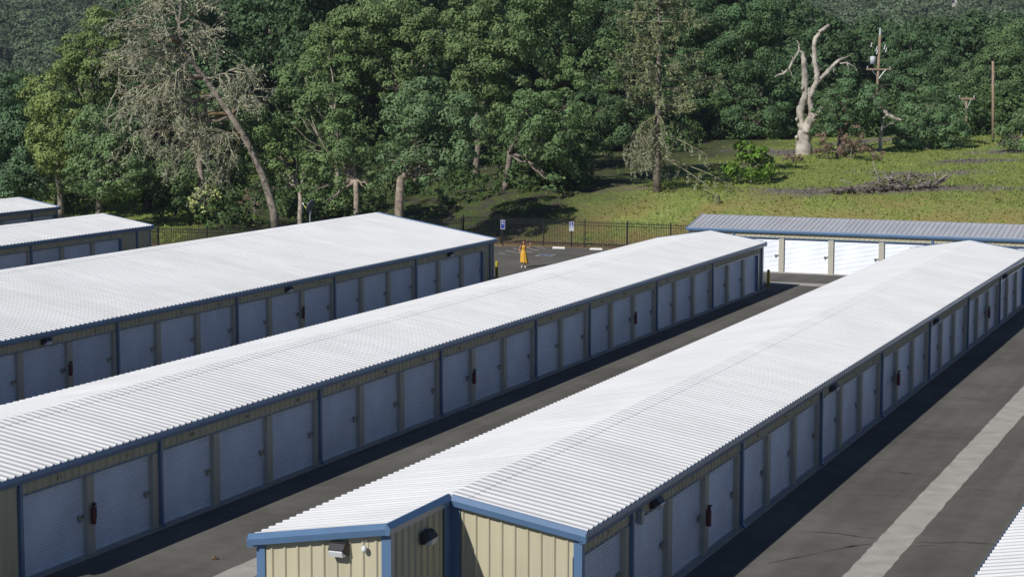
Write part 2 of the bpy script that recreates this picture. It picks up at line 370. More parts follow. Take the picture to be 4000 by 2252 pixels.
# parking bay markings
def mline(a, b, w, m, name='parking_marking', z=0.004):
    a = Vector((*a, z)); b = Vector((*b, z)); t = (b - a).normalized(); nrm = Vector((-t.y, t.x, 0)) * w / 2
    return tag(MB().add([a - nrm, a + nrm, b + nrm, b - nrm], [(0, 1, 2, 3)]).build(name, m), kind='structure')
for a, b in (((-51.05, 123.85), (-48.67, 121.65)), ((-50.45, 124.7), (-48.72, 123.05)), ((-50.9, 122.25), (-48.75, 120.3)), ((-50.0, 125.5), (-48.83, 124.5)), ((-50.76, 120.71), (-50.16, 120.25)), ((-51.6, 124.9), (-51.1, 124.6))):
    mline(a, b, 0.12, M['mark'])
for a, b in (((-48.68, 119.6), (-48.8, 125.85)), ((-46.2, 119.9), (-46.19, 125.9)), ((-51.5, 119.6), (-51.5, 124.9))):
    mline(a, b, 0.11, M['bline'])
def text(body, size, loc, rot, m, parent=None, name='unit_number', ext=0.002):
    c = bpy.data.curves.new(name, 'FONT'); c.body = body; c.size = size; c.align_x = 'CENTER'; c.align_y = 'CENTER'; c.extrude = ext
    c.resolution_u = 2; c.materials.append(m)
    tmp = bpy.data.objects.new(name, c); COL.objects.link(tmp); dg = bpy.context.evaluated_depsgraph_get()
    me = bpy.data.meshes.new_from_object(tmp.evaluated_get(dg)); COL.objects.unlink(tmp); bpy.data.objects.remove(tmp)
    me.name = name; me.materials.clear(); me.materials.append(m)
    o = link(name, me, parent); o.location = loc; o.rotation_euler = rot; return o
tag(text('NO', 0.42, (-50.0, 119.95, 0.004), (0, 0, 0.38), M['mark'], name='pavement_lettering', ext=0.0), kind='structure')
tag(text('PARKING', 0.36, (-49.75, 119.5, 0.004), (0, 0, 0.38), M['mark'], name='pavement_lettering', ext=0.0), kind='structure')
def isa_symbol(mb, P, w=0.06, s=1.0):
    """wheelchair emblem: strokes given in unit square, P maps (x, y) -> 3-D"""
    def stroke(pts):
        for (a, b) in zip(pts[:-1], pts[1:]):
            d = np.array(b) - np.array(a); L = math.hypot(*d); d = d / L; nn = np.array([-d[1], d[0]]) * w / 2
            a2 = np.array(a) - d * w * 0.3; b2 = np.array(b) + d * w * 0.3
            mb.add([P(*(a2 - nn)), P(*(a2 + nn)), P(*(b2 + nn)), P(*(b2 - nn))], [(0, 1, 2, 3)])
    arc = [(0.46 + 0.24 * math.cos(t), 0.33 + 0.24 * math.sin(t)) for t in np.linspace(2.2, 5.9, 12)]
    stroke(arc); stroke([(0.42, 0.74), (0.44, 0.42), (0.64, 0.40), (0.74, 0.16), (0.84, 0.2)]); stroke([(0.43, 0.6), (0.62, 0.58)])
    c = [(0.41 + 0.075 * math.cos(t), 0.85 + 0.075 * math.sin(t)) for t in np.linspace(0, 2 * PI, 11)[:-1]]
    mb.add([P(*q) for q in c], [tuple(range(10))]); return mb
A_, B_, C_, D_ = [np.array(p) for p in ((-47.70, 119.42), (-46.66, 119.55), (-46.80, 121.1), (-47.86, 120.95))]
tag(MB().add([(*p, 0.004) for p in (A_, B_, C_, D_)], [(0, 1, 2, 3)]).build('bay_marking', M['mark']), kind='structure')
def PQ(x, y, z): return (*(A_ * (1 - x) * (1 - y) + B_ * x * (1 - y) + C_ * x * y + D_ * (1 - x) * y), z)
tag(MB().add([PQ(x, y, 0.008) for x, y in ((.12, .1), (.88, .1), (.88, .9), (.12, .9))], [(0, 1, 2, 3)]).build('bay_marking', M['bmark']), kind='structure')
tag(isa_symbol(MB(), lambda x, y: PQ(.12 + .76 * x, .1 + .8 * y, 0.012), 0.12).build('bay_marking', M['mark']), kind='structure')

# ------------------------------------------------------------------ storage buildings
RIB = 0.3048
def rib_profile(y0, y1, h=0.041, base=0.056, top=0.022, minor=True):
    pts = [(y0, 0.0)]; y = math.ceil((y0 + 0.08) / RIB) * RIB
    while y < y1 - 0.08:
        pts += [(y - base, 0), (y - top, h), (y + top, h), (y + base, 0)]
        y += RIB
    pts.append((y1, 0.0)); return pts
def rib_wall(mb, a, b, z0, z1f, out):
    """vertical ribbed siding from a to b (2-D), top z1f(t); out = outward 2-D normal"""
    a = np.array(a, float); b = np.array(b, float); L = np.linalg.norm(b - a); d = (b - a) / L; out = np.array(out, float)
    pr = rib_profile(0, L, 0.038, 0.045, 0.018)
    n0 = len(mb.v)
    for t, h in pr:
        p = a + d * t + out * h; mb.v += [(p[0], p[1], z0), (p[0], p[1], z1f(t))]
    mb.f += [(n0 + 2 * i, n0 + 2 * i + 2, n0 + 2 * i + 3, n0 + 2 * i + 1) for i in range(len(pr) - 1)]
DOOR_W, DOOR_H, REC = 2.73, 2.08, 0.136
def door_mesh():
    mb = MB(); n = 27
    zs = []
    for i in range(n):
        z = DOOR_H * i / n; q = DOOR_H / n
        zs += [(z, -0.014), (z + q * .16, 0.010), (z + q * .5, 0.020), (z + q * .84, 0.010)]
    zs.append((DOOR_H, 0))
    for z, x in zs: mb.v += [(x, 0, z), (x, DOOR_W, z)]
    mb.f = [(2 * i, 2 * i + 1, 2 * i + 3, 2 * i + 2) for i in range(len(zs) - 1)]
    mb.box(0.0, 0.03, 0, DOOR_W, -0.02, 0.03)
    me = bpy.data.meshes.new('door'); me.from_pydata(mb.v, [], mb.f); me.materials.append(M['door']); me.update(); return me
DOOR = door_mesh()
def latch_mesh():
    mb = MB(); mb.box(0.012, 0.05, -0.11, 0.09, -0.045, 0.045); mb.box(0.05, 0.075, -0.15, -0.03, -0.06, 0.06); mb.tube([(0.06, -0.09, -0.05), (0.06, -0.09, -0.12)], [0.03, 0.028], 8)
    me = bpy.data.meshes.new('latch'); me.from_pydata(mb.v, [], mb.f); me.materials.append(M['latch']); me.update(); return me
LATCH = latch_mesh()
TRIM = [(0.0, 0.055), (0.035, 0.055), (0.115, -0.055), (0.085, -0.19), (0.0, -0.19)]
GUT = [(0.0, -0.03), (0.0, -0.215), (0.135, -0.215), (0.17, -0.10), (0.15, -0.005), (0.135, -0.005), (0.15, -0.10), (0.12, -0.195), (0.015, -0.195), (0.015, -0.03)]
def storage_building(label, loc, rz, half, ze, zr, e0, e1, w0, w1, bays, nums, roofm='roof', extra_posts=(), group='self-storage buildings', jambs=(), step=1):
    """local frame: ridge along +y at x = 0, door wall on +x; e0..e1 the +x half, w0..w1 the -x half"""
    root = thing('storage_building', loc, label, 'building', group, rz)
    hw = half - 0.13; k = (zr - ze) / half
    zt = lambda x: zr - k * abs(x)
    # roof
    mb = MB(); cap = MB()
    for sx, a, b in ((1, e0, e1), (-1, w0, w1)):
        pr = rib_profile(a - 0.05, b + 0.05); n0 = len(mb.v)
        for y, h in pr: mb.v += [(0, y, zr + h), (sx * half, y, ze + h), (sx * half, y, ze + h - 0.018 - 0.5 * h)]
        for i in range(len(pr) - 1):
            q = n0 + 3 * i; mb.f += [(q, q + 1, q + 4, q + 3), (q + 1, q + 2, q + 5, q + 4)]
        n1 = len(cap.v); cw = 0.42
        for y, h in pr: cap.v += [(0, y, zr + h + 0.012), (sx * cw, y, zr - k * cw + h + 0.010), (sx * cw, y, zr - k * cw + h + 0.001)]
        for i in range(len(pr) - 1):
            q = n1 + 3 * i; cap.f += [(q, q + 1, q + 4, q + 3), (q + 1, q + 2, q + 5, q + 4)]
    roof = mb.build('roof', M[roofm], root); cap.build('ridge_cap', M[roofm], roof)
    # foundations
    fb = MB(); fb.box(0, hw + 0.13, e0 - 0.05, e1 + 0.05, -0.25, 0.05); fb.box(-hw - 0.1, 0, w0 - 0.05, w1 + 0.05, -0.25, 0.05); fb.build('foundation', M['slab'], root)
    # walls
    wb = MB(); tb = MB()
    ops = []
    for p, nd in bays:
        for i in range(nd): ops.append((p + 0.10 + i * 3.048, p + 0.10 + i * 3.048 + DOOR_W))
    ops = [o for o in ops if o[0] > e0 + 0.05 and o[1] < e1]
    ops.sort(); zh = 2.15
    cur = e0 + 0.1
    for i, (a, b) in enumerate(ops):
        if a - cur > 0.05:
            if a - cur > 0.6: rib_wall(wb, (hw, cur), (hw, a - .001), 0.05, lambda t: zt(hw) - .06, (1, 0))
            else: MB().box(hw - REC - 0.05, hw + 0.012, cur, a, 0.05, zh - 0.056).build('pilaster', M['tanp'], root)
        cur = b
    if e1 - 0.1 - cur > 0.05:
        rib_wall(wb, (hw, cur), (hw, e1 - .1), 0.05, lambda t: zt(hw) - .06, (1, 0))
    lo, hi = ops[0][0], ops[-1][1]
    rib_wall(wb, (hw, lo), (hw, hi), zh, lambda t: zt(hw) - .06, (1, 0))
    wb.box(hw - 0.2, hw - 0.004, lo, hi, zh + 0.002, zt(hw) - .08)
    tb.box(hw - REC - 0.02, hw + 0.035, lo, hi, zh - 0.04, zh)
    for (a, b) in jambs: tb.box(hw - REC, hw + 0.03, a, b, 0.05, zh - 0.056)
    # west wall, gables, notch
    rib_wall(wb, (-hw, w1 - .1), (-hw, w0 + .1), 0.05, lambda t: zt(hw) - .06, (-1, 0))
    g = 0.1
    rib_wall(wb, (-hw, w0 + g), (-0.001, w0 + g), 0.05, lambda t: zt(hw - t) - .06, (0, -1))
    rib_wall(wb, (0.001, e0 + g), (hw, e0 + g), 0.05, lambda t: zt(t) - .06, (0, -1))
    rib_wall(wb, (0, w1 - g), (-hw, w1 - g), 0.05, lambda t: zt(t) - .06, (0, 1))
    rib_wall(wb, (hw, e1 - g), (0, e1 - g), 0.05, lambda t: zt(hw - t) - .06, (0, 1))
    if abs(e0 - w0) > 0.5:
        rib_wall(wb, (0.0, w0 + g), (0.0, e0 + g), 0.05, lambda t: zr - .07, (1, 0))
    wb.build('wall', M['tan'], root); tb.build('door_trim', M['blue'], root)
    # rake trims, corners
    def rake(p, q, ax): MB().prism(TRIM, p, q, ax).build('gable_trim', M['blue'], root)
    X = half + 0.06
    rake((-X, w0, zt(X)), (0.02, w0, zr), (0, -1, 0)); rake((0.02 if abs(e0 - w0) < .5 else .118, e0, zt(0.05)), (X, e0, zt(X)), (0, -1, 0))
    rake((-X, w1, zt(X)), (0.0, w1, zr), (0, 1, 0)); rake((0.0, e1, zr), (X, e1, zt(X)), (0, 1, 0))
    if abs(e0 - w0) > 0.5: rake((0.002, w0 - 0.11, zr), (0.002, e0 - 0.02, zr), (1, 0, 0))
    def corner(x0, x1, y0, y1, zz): MB().box(x0, x1, y0, y1, 0.05, zz).build('corner_trim', M['blue'], root)
    zc = zt(hw) - 0.1
    corner(hw - .15, hw + .045, e0 + g - .045, e0 + g + .12, zc); corner(-hw - .045, -hw + .15, w0 + g - .045, w0 + g + .12, zc)
    corner(hw - .15, hw + .045, e1 - g - .12, e1 - g + .045, zc); corner(-hw - .045, -hw + .15, w1 - g - .12, w1 - g + .045, zc)
    if abs(e0 - w0) > 0.5:
        corner(-.17, .045, w0 + g - .045, w0 + g + .1, zr - .12)
        MB().box(0.03, 0.26, e0 + g - .05, e0 + g - .032, 0.05, zr - .16).build('corner_trim', M['blue'], root)
        MB().box(0.03, 0.05, e0 + g - .40, e0 + g - .051, 0.05, zr - .16).build('corner_trim', M['blue'], root)
    # gutters
    MB().prism(GUT, (hw + 0.03, e0 - .1, ze), (hw + 0.03, e1 + .1, ze), (1, 0, 0)).build('gutter', M['blue'], root)
    MB().prism(GUT, (-hw - 0.03, w1 + .1, ze), (-hw - 0.03, w0 - .1, ze), (-1, 0, 0)).build('gutter', M['blue'], root)
    # downspouts
    posts = [p for p, _ in bays if p > e0 + .3] + list(extra_posts)
    for p in posts:
        db = MB(); db.box(hw + 0.014, hw + 0.10, p - .055, p + .055, 0.16, ze - .2)
        db.add([(hw + .014, p - .05, .16), (hw + .1, p - .05, .16), (hw + .1, p + .05, .16), (hw + .014, p + .05, .16), (hw + .13, p - .05, .05), (hw + .2, p - .05, .07), (hw + .2, p + .05, .07), (hw + .13, p + .05, .05)],
               [(0, 1, 5, 4), (1, 2, 6, 5), (2, 3, 7, 6), (3, 0, 4, 7), (4, 5, 6, 7)])
        db.build('downspout', M['blue'], root)
    # doors
    for i, (a, b) in enumerate(ops):
        d = link('door', DOOR, root); d.location = (hw - REC, a, 0.07); tq = random.uniform(.90, 1.03); d.color = (tq, tq, tq * random.uniform(.985, 1.01), 1)
        l = link('latch', LATCH, d); l.location = (0.0, DOOR_W - 0.12, 0.98)
        if nums: text(str(nums + step * i), 0.135, (hw + 0.033 - (hw - REC), DOOR_W * 0.56, zh + 0.15 - 0.07), (PI / 2, 0, PI / 2), M['ink'], d)
    return root, hw
XR = {1: -17.25, 2: -31.77}
b1, hw1 = storage_building('long white roofed storage building in front with notched tan gable end in sunlight', (-17.25, 0, 0), 0, 3.18, 2.68, 3.20,
    38.2, 106.3, 35.2, 106.3, [(41.5, 3), (50.667, 3), (59.76, 3), (68.9, 3), (78.05, 3), (87.2, 3), (96.37, 3), (38.35, 1)], 14, jambs=[(105.2, 105.3)], extra_posts=(106.0,))
b2, hw2 = storage_building('long white roofed storage building in the middle, door number 292 at its near end', (-31.77, 0, 0), 0, 3.20, 2.68, 3.20,
    36.6, 106.45, 33.5, 106.45, [(38.36, 2), (44.555, 3), (53.70, 3), (62.84, 3), (71.98, 2), (78.17, 3), (87.34, 3), (96.50, 3)], 292, step=-1, jambs=[(38.38, 38.46), (105.3, 105.5)], extra_posts=(106.0,))
b3, hw3 = storage_building('widest white roofed storage building, satellite dish beyond its far end', (-50.70, 0, 0), 0, 7.45, 2.68, 3.92,
    44, 102.4, 44, 102.4, [(46.2, 3), (55.33, 3), (64.5, 3), (73.67, 3), (82.8, 3), (91.93, 3)], 218, jambs=[(100.78, 100.95)], extra_posts=(101.75,))
b4, hw4 = storage_building('storage building left of the widest one, its last two wall panels without doors', (-69.75, 0, 0), 0, 3.58, 2.66, 3.25,
    70, 102.5, 70, 102.5, [(72.0, 3), (81.15, 3), (90.31, 3)], 180, jambs=[(99.15, 99.3)], extra_posts=(100.86,))
b5, hw5 = storage_building('storage building at the left edge, only its roof corner and two doors in view', (-83.95, 0, 0), 0, 3.18, 2.66, 3.20,
    88, 113.4, 88, 113.4, [(92.1, 3), (101.25, 3), (110.4, 1)], 0, jambs=[(113.0, 113.2)])
b6, hw6 = storage_building('grey roofed storage building facing the camera, sunlit white doors across the lane', (0, 118.76, 0), -PI / 2, 3.08, 2.62, 3.18,
    -36.0, 14, -36.0, 14, [(-33.09, 4), (-20.98, 4), (-8.7, 4)], 2, 'roofg')
b7, hw7 = storage_building('storage building cut by the lower right corner, only white ribbed roof showing', (-2.75, 0, 0), 0, 3.10, 2.68, 3.20,
    30, 106, 30, 106, [(34, 3), (43, 3), (52, 3), (61, 3), (70, 3), (79, 3), (88, 3)], 0)

# wall lights
def wall_light(loc, rz, label):
    t = thing('wall_light', loc, label, 'light', 'hooded wall lights', rz)      # local +x points away from the wall
    w = 0.2
    h = MB().add([(0, -w, .13), (.06, -w, .16), (.16, -w + .02, .13), (.25, -w + .03, .02), (.235, -w + .03, 0.0), (.10, -w, -.11), (0, -w, -.13),
                  (0, w, .13), (.06, w, .16), (.16, w - .02, .13), (.25, w - .03, .02), (.235, w - .03, 0.0), (.10, w, -.11), (0, w, -.13)],
                 [(6, 5, 4, 3, 2, 1, 0), (7, 8, 9, 10, 11, 12, 13)] + [(i, (i + 1) % 7, 7 + (i + 1) % 7, 7 + i) for i in range(7) if i not in (3, 4)] + [(3, 4, 11, 10)])
    h.build('housing', M['bronze'], t)
    MB().add([(.245, -w + .05, -.003), (.255, -w + .05, -.03), (.225, -w + .04, -.13), (.10, -w + .03, -.14), (.09, -w + .03, -.10),
              (.245, w - .05, -.003), (.255, w - .05, -.03), (.225, w - .04, -.13), (.10, w - .03, -.14), (.09, w - .03, -.10)],
             [(4, 3, 2, 1, 0), (5, 6, 7, 8, 9)] + [(i, (i + 1) % 5, 5 + (i + 1) % 5, 5 + i) for i in range(5)]).build('lens', M['lens'], t)
    return t
wall_light((-18.36, 35.27, 2.60), -PI / 2, 'dark hooded wall light on the sunlit gable, beside a hanging white sensor')
wall_light((-17.22, 36.9, 2.58), 0, 'dark hooded wall light on the shaded notch wall of the front building')
x1 = -17.25 + hw1 + .03; x3 = -50.7 + hw3 + .03
wall_light((x1, 43.05, 2.33), 0, 'wall light nearest the grey junction box on the front building')
wall_light((x1, 61.07, 2.33), 0, 'second wall light from the near end of the front building door wall')
wall_light((x1, 78.96, 2.33), 0, 'third wall light from the near end of the front building door wall')
wall_light((x1, 97.36, 2.33), 0, 'farthest wall light on the front building, close to the right photo edge')
wall_light((x3, 59.74, 2.34), 0, 'wall light on the widest building nearest the left photo edge')
wall_light((x3, 78.16, 2.34), 0, 'middle one of three wall lights on the widest building')
wall_light((x3, 96.1, 2.36), 0, 'wall light at the far end of the widest building, near the waving woman')
# motion sensor hanging on gable, junction box
sn = thing('motion_sensor', (-17.78, 35.27, 2.66), 'small white rounded sensor hanging by a wire on the sunlit gable', 'sensor')
MB().ball((0, -0.09, 0), (.062, .062, .075), 12, 9).build('sensor_body', M['white'], sn, True)
MB().tube([(0, -.085, .07), (.03, -.05, .17), (.05, -.02, .24)], [.007] * 3, 6).build('wire', M['galv'], sn)
jb = MB(); jb.box(0, .13, -.09, .09, -.17, .14); jb.box(.02, .10, -.07, .07, .14, .17)
o = jb.build('junction_box', M['galv']); o.location = (x1 + .0, 41.97, 2.22); tag(o, 'grey metal junction box below the gutter beside a blue downspout', 'box')
# fire extinguishers
def extinguisher(loc, label):
    t = thing('fire_extinguisher', loc, label, 'extinguisher', 'red fire extinguishers on the door walls')
    z = -.30
    MB().tube([(.09, 0, z), (.09, 0, z + .02), (.09, 0, z + .40), (.09, 0, z + .45), (.09, 0, z + .48)], [.058, .065, .065, .045, .022], 14).build('cylinder', M['red'], t, True)
    hb = MB(); hb.box(.06, .12, -.02, .02, z + .47, z + .53); hb.box(.05, .18, -.014, .014, z + .54, z + .56); hb.box(.06, .17, -.012, .012, z + .51, z + .525); hb.build('handle', M['black'], t)
    MB().tube([(.09, .03, z + .5), (.10, .10, z + .46), (.10, .11, z + .3), (.10, .10, z + .12)], [.013, .013, .013, .018], 7).build('hose', M['black'], t)
    MB().box(0, .02, -.05, .05, z + .1, z + .5).build('bracket', M['galv'], t)
x2 = -31.77 + hw2 + .013
# label panel on the cylinder
extinguisher((x2, 41.32, 1.14), 'red fire extinguisher mounted between doors 292 and 291')
extinguisher((x2, 65.68, 1.10), 'second red extinguisher from the near end of the middle building')
extinguisher((x2, 84.11, 1.10), 'farthest red extinguisher on the middle building')
extinguisher((x3 - .018, 61.25, 1.12), 'red extinguisher on the widest building nearest the left photo edge')
extinguisher((x3 - .018, 79.56, 1.12), 'red extinguisher on the widest building toward its far end')
extinguisher((x1 - .018, 47.43, 1.10), 'nearest red extinguisher on the front building, just past two white doors')
extinguisher((x1 - .018, 71.64, 1.10), 'middle red extinguisher of three on the front building')
extinguisher((x1 - .018, 92.8, 1.10), 'farthest red extinguisher on the front building')

# ------------------------------------------------------------------ small lot furniture
def wheel_stop(xc, y, rz, label):
    L, = (0.44,)
    o = MB().add([(-L, -.09, 0), (L, -.09, 0), (L, .09, 0), (-L, .09, 0), (-L + .02, -.06, .13), (L - .02, -.06, .13), (L - .02, .06, .13), (-L + .02, .06, .13)],
                 [(4, 5, 6, 7), (0, 1, 5, 4), (1, 2, 6, 5), (2, 3, 7, 6), (3, 0, 4, 7)]).build('wheel_stop', M['stop'])
    o.location = (xc, y, 0.002); o.rotation_euler = (0, 0, rz); tag(o, label, 'wheel stop', 'white concrete wheel stops')
wheel_stop(-48.13, 125.05, 0.15, 'white concrete wheel stop beside the hatched parking lines')
wheel_stop(-45.5, 125.3, 0.15, 'white concrete wheel stop under the white framed parking sign')
def bollard(x, y, label, green=False):
    t = thing('bollard', (x, y, 0), label, 'bollard', 'yellow pipe bollards')
    MB().tube([(0, 0, -.1), (0, 0, 1.03), (0, 0, 1.06), (0, 0, 1.08)], [.085, .085, .07, .02], 14).build('post', M['yellow'], t, True)
    MB().tube([(0, 0, .002), (0, 0, .02)], [.19, .17], 12).build('base_plate', M['slab'], t)
bollard(-44.55, 105.6, 'yellow bollard at the corner of the widest building, near the woman')
bollard(-28.62, 107.35, 'yellow bollard at the far corner of the middle building')
def parking_sign(u, v, y, post, label, upper):
    p = at_y(u, v, y)      # centre of the plate
    t = thing('parking_sign', (p[0], p[1], 0), label, 'sign', None, YAW * 0.4)
    z = p[2]; w, h = .155, .31
    MB().box(-w, w, 0, .012, z - h, z + h).build('plate', M['white'], t)
    MB().box(-w + .02, w - .02, -.004, -.001, z - .0, z + h - .03).build('blue_panel', M['sblue'], t)
    isa_symbol(MB(), lambda x, yv: (-.12 + .24 * x, -.006, z + .0 + .27 * yv), 0.1).build('wheelchair_emblem', M['white'], t)
    lb = MB()
    if upper: lb.box(-w + .02, w - .02, -.004, -.001, z - h + .03, z - .002)
    else:
        lb.box(-w + .03, -.03, -.004, -.001, z - .10, z - .03); lb.box(.03, w - .03, -.004, -.001, z - .10, z - .03)
        lb.box(-w + .03, w - .05, -.004, -.001, z - .20, z - .17); lb.box(-w + .05, w - .03, -.004, -.001, z - .27, z - .24)
    lb.build('lower_panel', M['sblue'], t)
    if post: MB().box(-.03, .03, .014, .06, -.05, z + h - .02).build('post', M['black'], t)
parking_sign(1964, 877, 125.45, True, 'blue wheelchair parking sign on a dark post left of the woman', True)
parking_sign(2232.5, 884, 126.9, True, 'white and blue wheelchair parking sign on the black fence', False)
st = MB(); st.ball((0, 0, .05), (.07, .06, .06), 7, 5); st.ball((.05, .02, .03), (.05, .05, .04), 6, 4)
o = st.build('stone', M['stone']); o.location = (-25.60, 42.21, 0); tag(o, 'small brown stone lying on the asphalt lane', 'stone')

# satellite dish beyond the widest building
dp = at_depth(1211, 872, 139); 
dt = thing('satellite_dish', (dp[0], dp[1], float(terr(dp[0], dp[1]))), 'grey satellite dish on a pole beyond the widest building roof', 'satellite dish', None, YAW)
dz = dp[2] - float(terr(dp[0], dp[1])); pxm = 139 / FOC
MB().tube([(0, 0, -.2), (0, 0, dz + .75)], [.05, .05], 10).build('pole', M['galv'], dt)
dm = bmesh.new(); rings = 6; sg = 20; vv = []
tilt = Matrix.Rotation(math.radians(-38), 3, 'Y') @ Matrix.Rotation(math.radians(8), 3, 'Z')
ax = Vector((-0.80, 0.45, 0.40)).normalized(); a1 = ax.cross(Vector((0, 0, 1))).normalized(); a2 = a1.cross(ax).normalized()
ctr = Vector((0.12, -0.1, dz + 1.18)); mb = MB()
for r in range(rings + 1):
    q = r / rings * .46
    for k in range(sg):
        th = 2 * PI * k / sg; mb.v.append(tuple(ctr + a1 * (q * math.cos(th)) + a2 * (q * 1.1 * math.sin(th)) + ax * (q * q * .55)))
mb.f = [(r * sg + k, r * sg + (k + 1) % sg, (r + 1) * sg + (k + 1) % sg, (r + 1) * sg + k) for r in range(rings) for k in range(sg)]
do = mb.build('reflector', M['dish'], dt, True); sd = do.modifiers.new('thick', 'SOLIDIFY'); sd.thickness = .02
lowp = ctr - a2 * .46; feed = ctr + ax * .82 - a2 * .10
MB().tube([lowp, feed], [.022, .022], 7).build('feed_arm', M['galv'], dt)
mid = lowp.lerp(feed, .45); mid2 = lowp.lerp(feed, .72); MB().tube([mid, mid2], [.03, .03], 7).build('sleeve', M['lemon'], dt)
MB().tube([feed, feed - ax * .16 + a2 * .02], [.05, .04], 8).build('feed_horn', M['white'], dt)
MB().box(-.07, .10, -.07, .07, dz + .7, dz + .98).build('mount', M['galv'], dt)

# ------------------------------------------------------------------ fences
def fence(path, label, h=1.85, pitch=0.12, name='metal_fence'):
    P = [np.array(p, float) for p in path]
    root = thing(name, (P[0][0], P[0][1], 0), label, 'fence', 'black picket fences')
    o0 = P[0]; rails = MB(); pk = MB()
    for a, b in zip(P[:-1], P[1:]):
        L = np.linalg.norm(b - a); d = (b - a) / L; nrm = np.array([-d[1], d[0]]); n = max(1, round(L / 2.95))
        for i in range(n + 1):
            q = a + d * (L * i / n) - o0
            if i == 0 and not np.array_equal(a, P[0]): continue
            pb = MB().box(q[0] - .035, q[0] + .035, q[1] - .035, q[1] + .035, -.1, h + .04)
            pb.add([(q[0] - .045, q[1] - .045, h + .04), (q[0] + .045, q[1] - .045, h + .04), (q[0] + .045, q[1] + .045, h + .04), (q[0] - .045, q[1] + .045, h + .04), (q[0], q[1], h + .09)], [(0, 1, 4), (1, 2, 4), (2, 3, 4), (3, 0, 4)])
            pb.build('post', M['black'], root)
        for z in (.16, h - .36, h - .17):
            x0, y0 = a - o0 - nrm * .018; x1_, y1_ = b - o0 - nrm * .018; x2_, y2_ = b - o0 + nrm * .018; x3_, y3_ = a - o0 + nrm * .018
            rails.add([(x0, y0, z), (x1_, y1_, z), (x2_, y2_, z), (x3_, y3_, z), (x0, y0, z + .04), (x1_, y1_, z + .04), (x2_, y2_, z + .04), (x3_, y3_, z + .04)],
                      [(0, 3, 2, 1), (4, 5, 6, 7), (0, 1, 5, 4), (1, 2, 6, 5), (2, 3, 7, 6), (3, 0, 4, 7)])
        for t in np.arange(pitch / 2, L, pitch):
            q = a + d * t - o0; e = .010
            e = .013; pk.box(q[0] - e, q[0] + e, q[1] - e, q[1] + e, .05, h - .03)
            pk.add([(q[0] - e, q[1] - e, h - .03), (q[0] + e, q[1] - e, h - .03), (q[0] + e, q[1] + e, h - .03), (q[0] - e, q[1] + e, h - .03), (q[0], q[1], h + .05)], [(0, 1, 4), (1, 2, 4), (2, 3, 4), (3, 0, 4)])
    rails.build('rail', M['black'], root); pk.build('pickets', M['black'], root)
    return root
fence([(-53.1, 126.9), (-34.6, 127.1), (-10, 127.4)], 'black picket fence behind the parking bays, running on past the grey roofed building')
fence([(-95, 122.6), (-82.9, 116.7), (-70.6, 110.0), (-64.3, 111.9), (-55.6, 125.4)], 'black picket fence behind the left storage buildings, bending to the gate')
gt = fence([(-55.55, 125.6), (-53.2, 126.9)], 'narrow dark picket gate at the bend of the fence behind the widest building', 2.0, 0.13, 'fence_gate'); gt['category'] = 'gate'

# ------------------------------------------------------------------ foliage helpers
def cards(C, N, size, rng=RNG, aspect=1.5):
    """diamond leaf cards at centres C with normals N"""
    n = len(C); N = N / (np.linalg.norm(N, axis=1)[:, None] + 1e-9)
    r = rng.normal(size=(n, 3)); a = np.cross(N, r); a /= (np.linalg.norm(a, axis=1)[:, None] + 1e-9); b = np.cross(N, a)
    s = (size * rng.uniform(.6, 1.35, n))[:, None] if np.isscalar(size) else size[:, None]
    bend = N * s * rng.uniform(-.25, .25, (n, 1))
    V = np.stack([C - a * s * aspect * .5, C - b * s * .5 + bend, C + a * s * aspect * .5, C + b * s * .5 + bend], 1).reshape(-1, 3)
    return V, np.arange(4 * n).reshape(-1, 4)
def unit(n, rng=RNG):
    v = rng.normal(size=(n, 3)); return v / np.linalg.norm(v, axis=1)[:, None]
def lobe_leaves(c, r, size=.17, dens=1.0, rng=RNG, puff=(.55, 1.05), up=.35):
    """leaf centres and normals for one lobe (ellipsoid c, r): many overlapping puffs on and inside its shell"""
    r = np.array(r, float); vol = r.prod(); area = 4 * PI * (r.prod()) ** (2 / 3)
    npf = max(6, int(area * 0.62)); d = unit(npf, rng); rad = rng.uniform(.45, 1.0, npf) ** .45
    pc = c + d * r * rad[:, None]; pr = rng.uniform(puff[0], puff[1], npf) * min(1.25, (vol ** (1 / 3)) / 1.8)
    Cs, Ns = [], []
    for i in range(npf):
        m = int(pr[i] ** 2 * 4 * PI * 13 * dens * (.17 / size) ** 2)
        q = unit(m, rng); q[:, 2] += up; q += d[i] * .6; q /= np.linalg.norm(q, axis=1)[:, None]
        Cs.append(pc[i] + q * pr[i] * np.array([1, 1, .72]) * rng.uniform(.72, 1.06, (m, 1)))
        Ns.append(q + rng.normal(size=(m, 3)) * .32)
    return np.concatenate(Cs), np.concatenate(Ns)
def wob(a, b, n, amp, rnd=random):
    a = Vector(a); b = Vector(b); L = (b - a).length; pts = [a]
    for i in range(1, n):
        pts.append(a.lerp(b, i / n) + Vector((rnd.uniform(-1, 1), rnd.uniform(-1, 1), rnd.uniform(-1, 1))) * amp * L)
    return pts + [b]

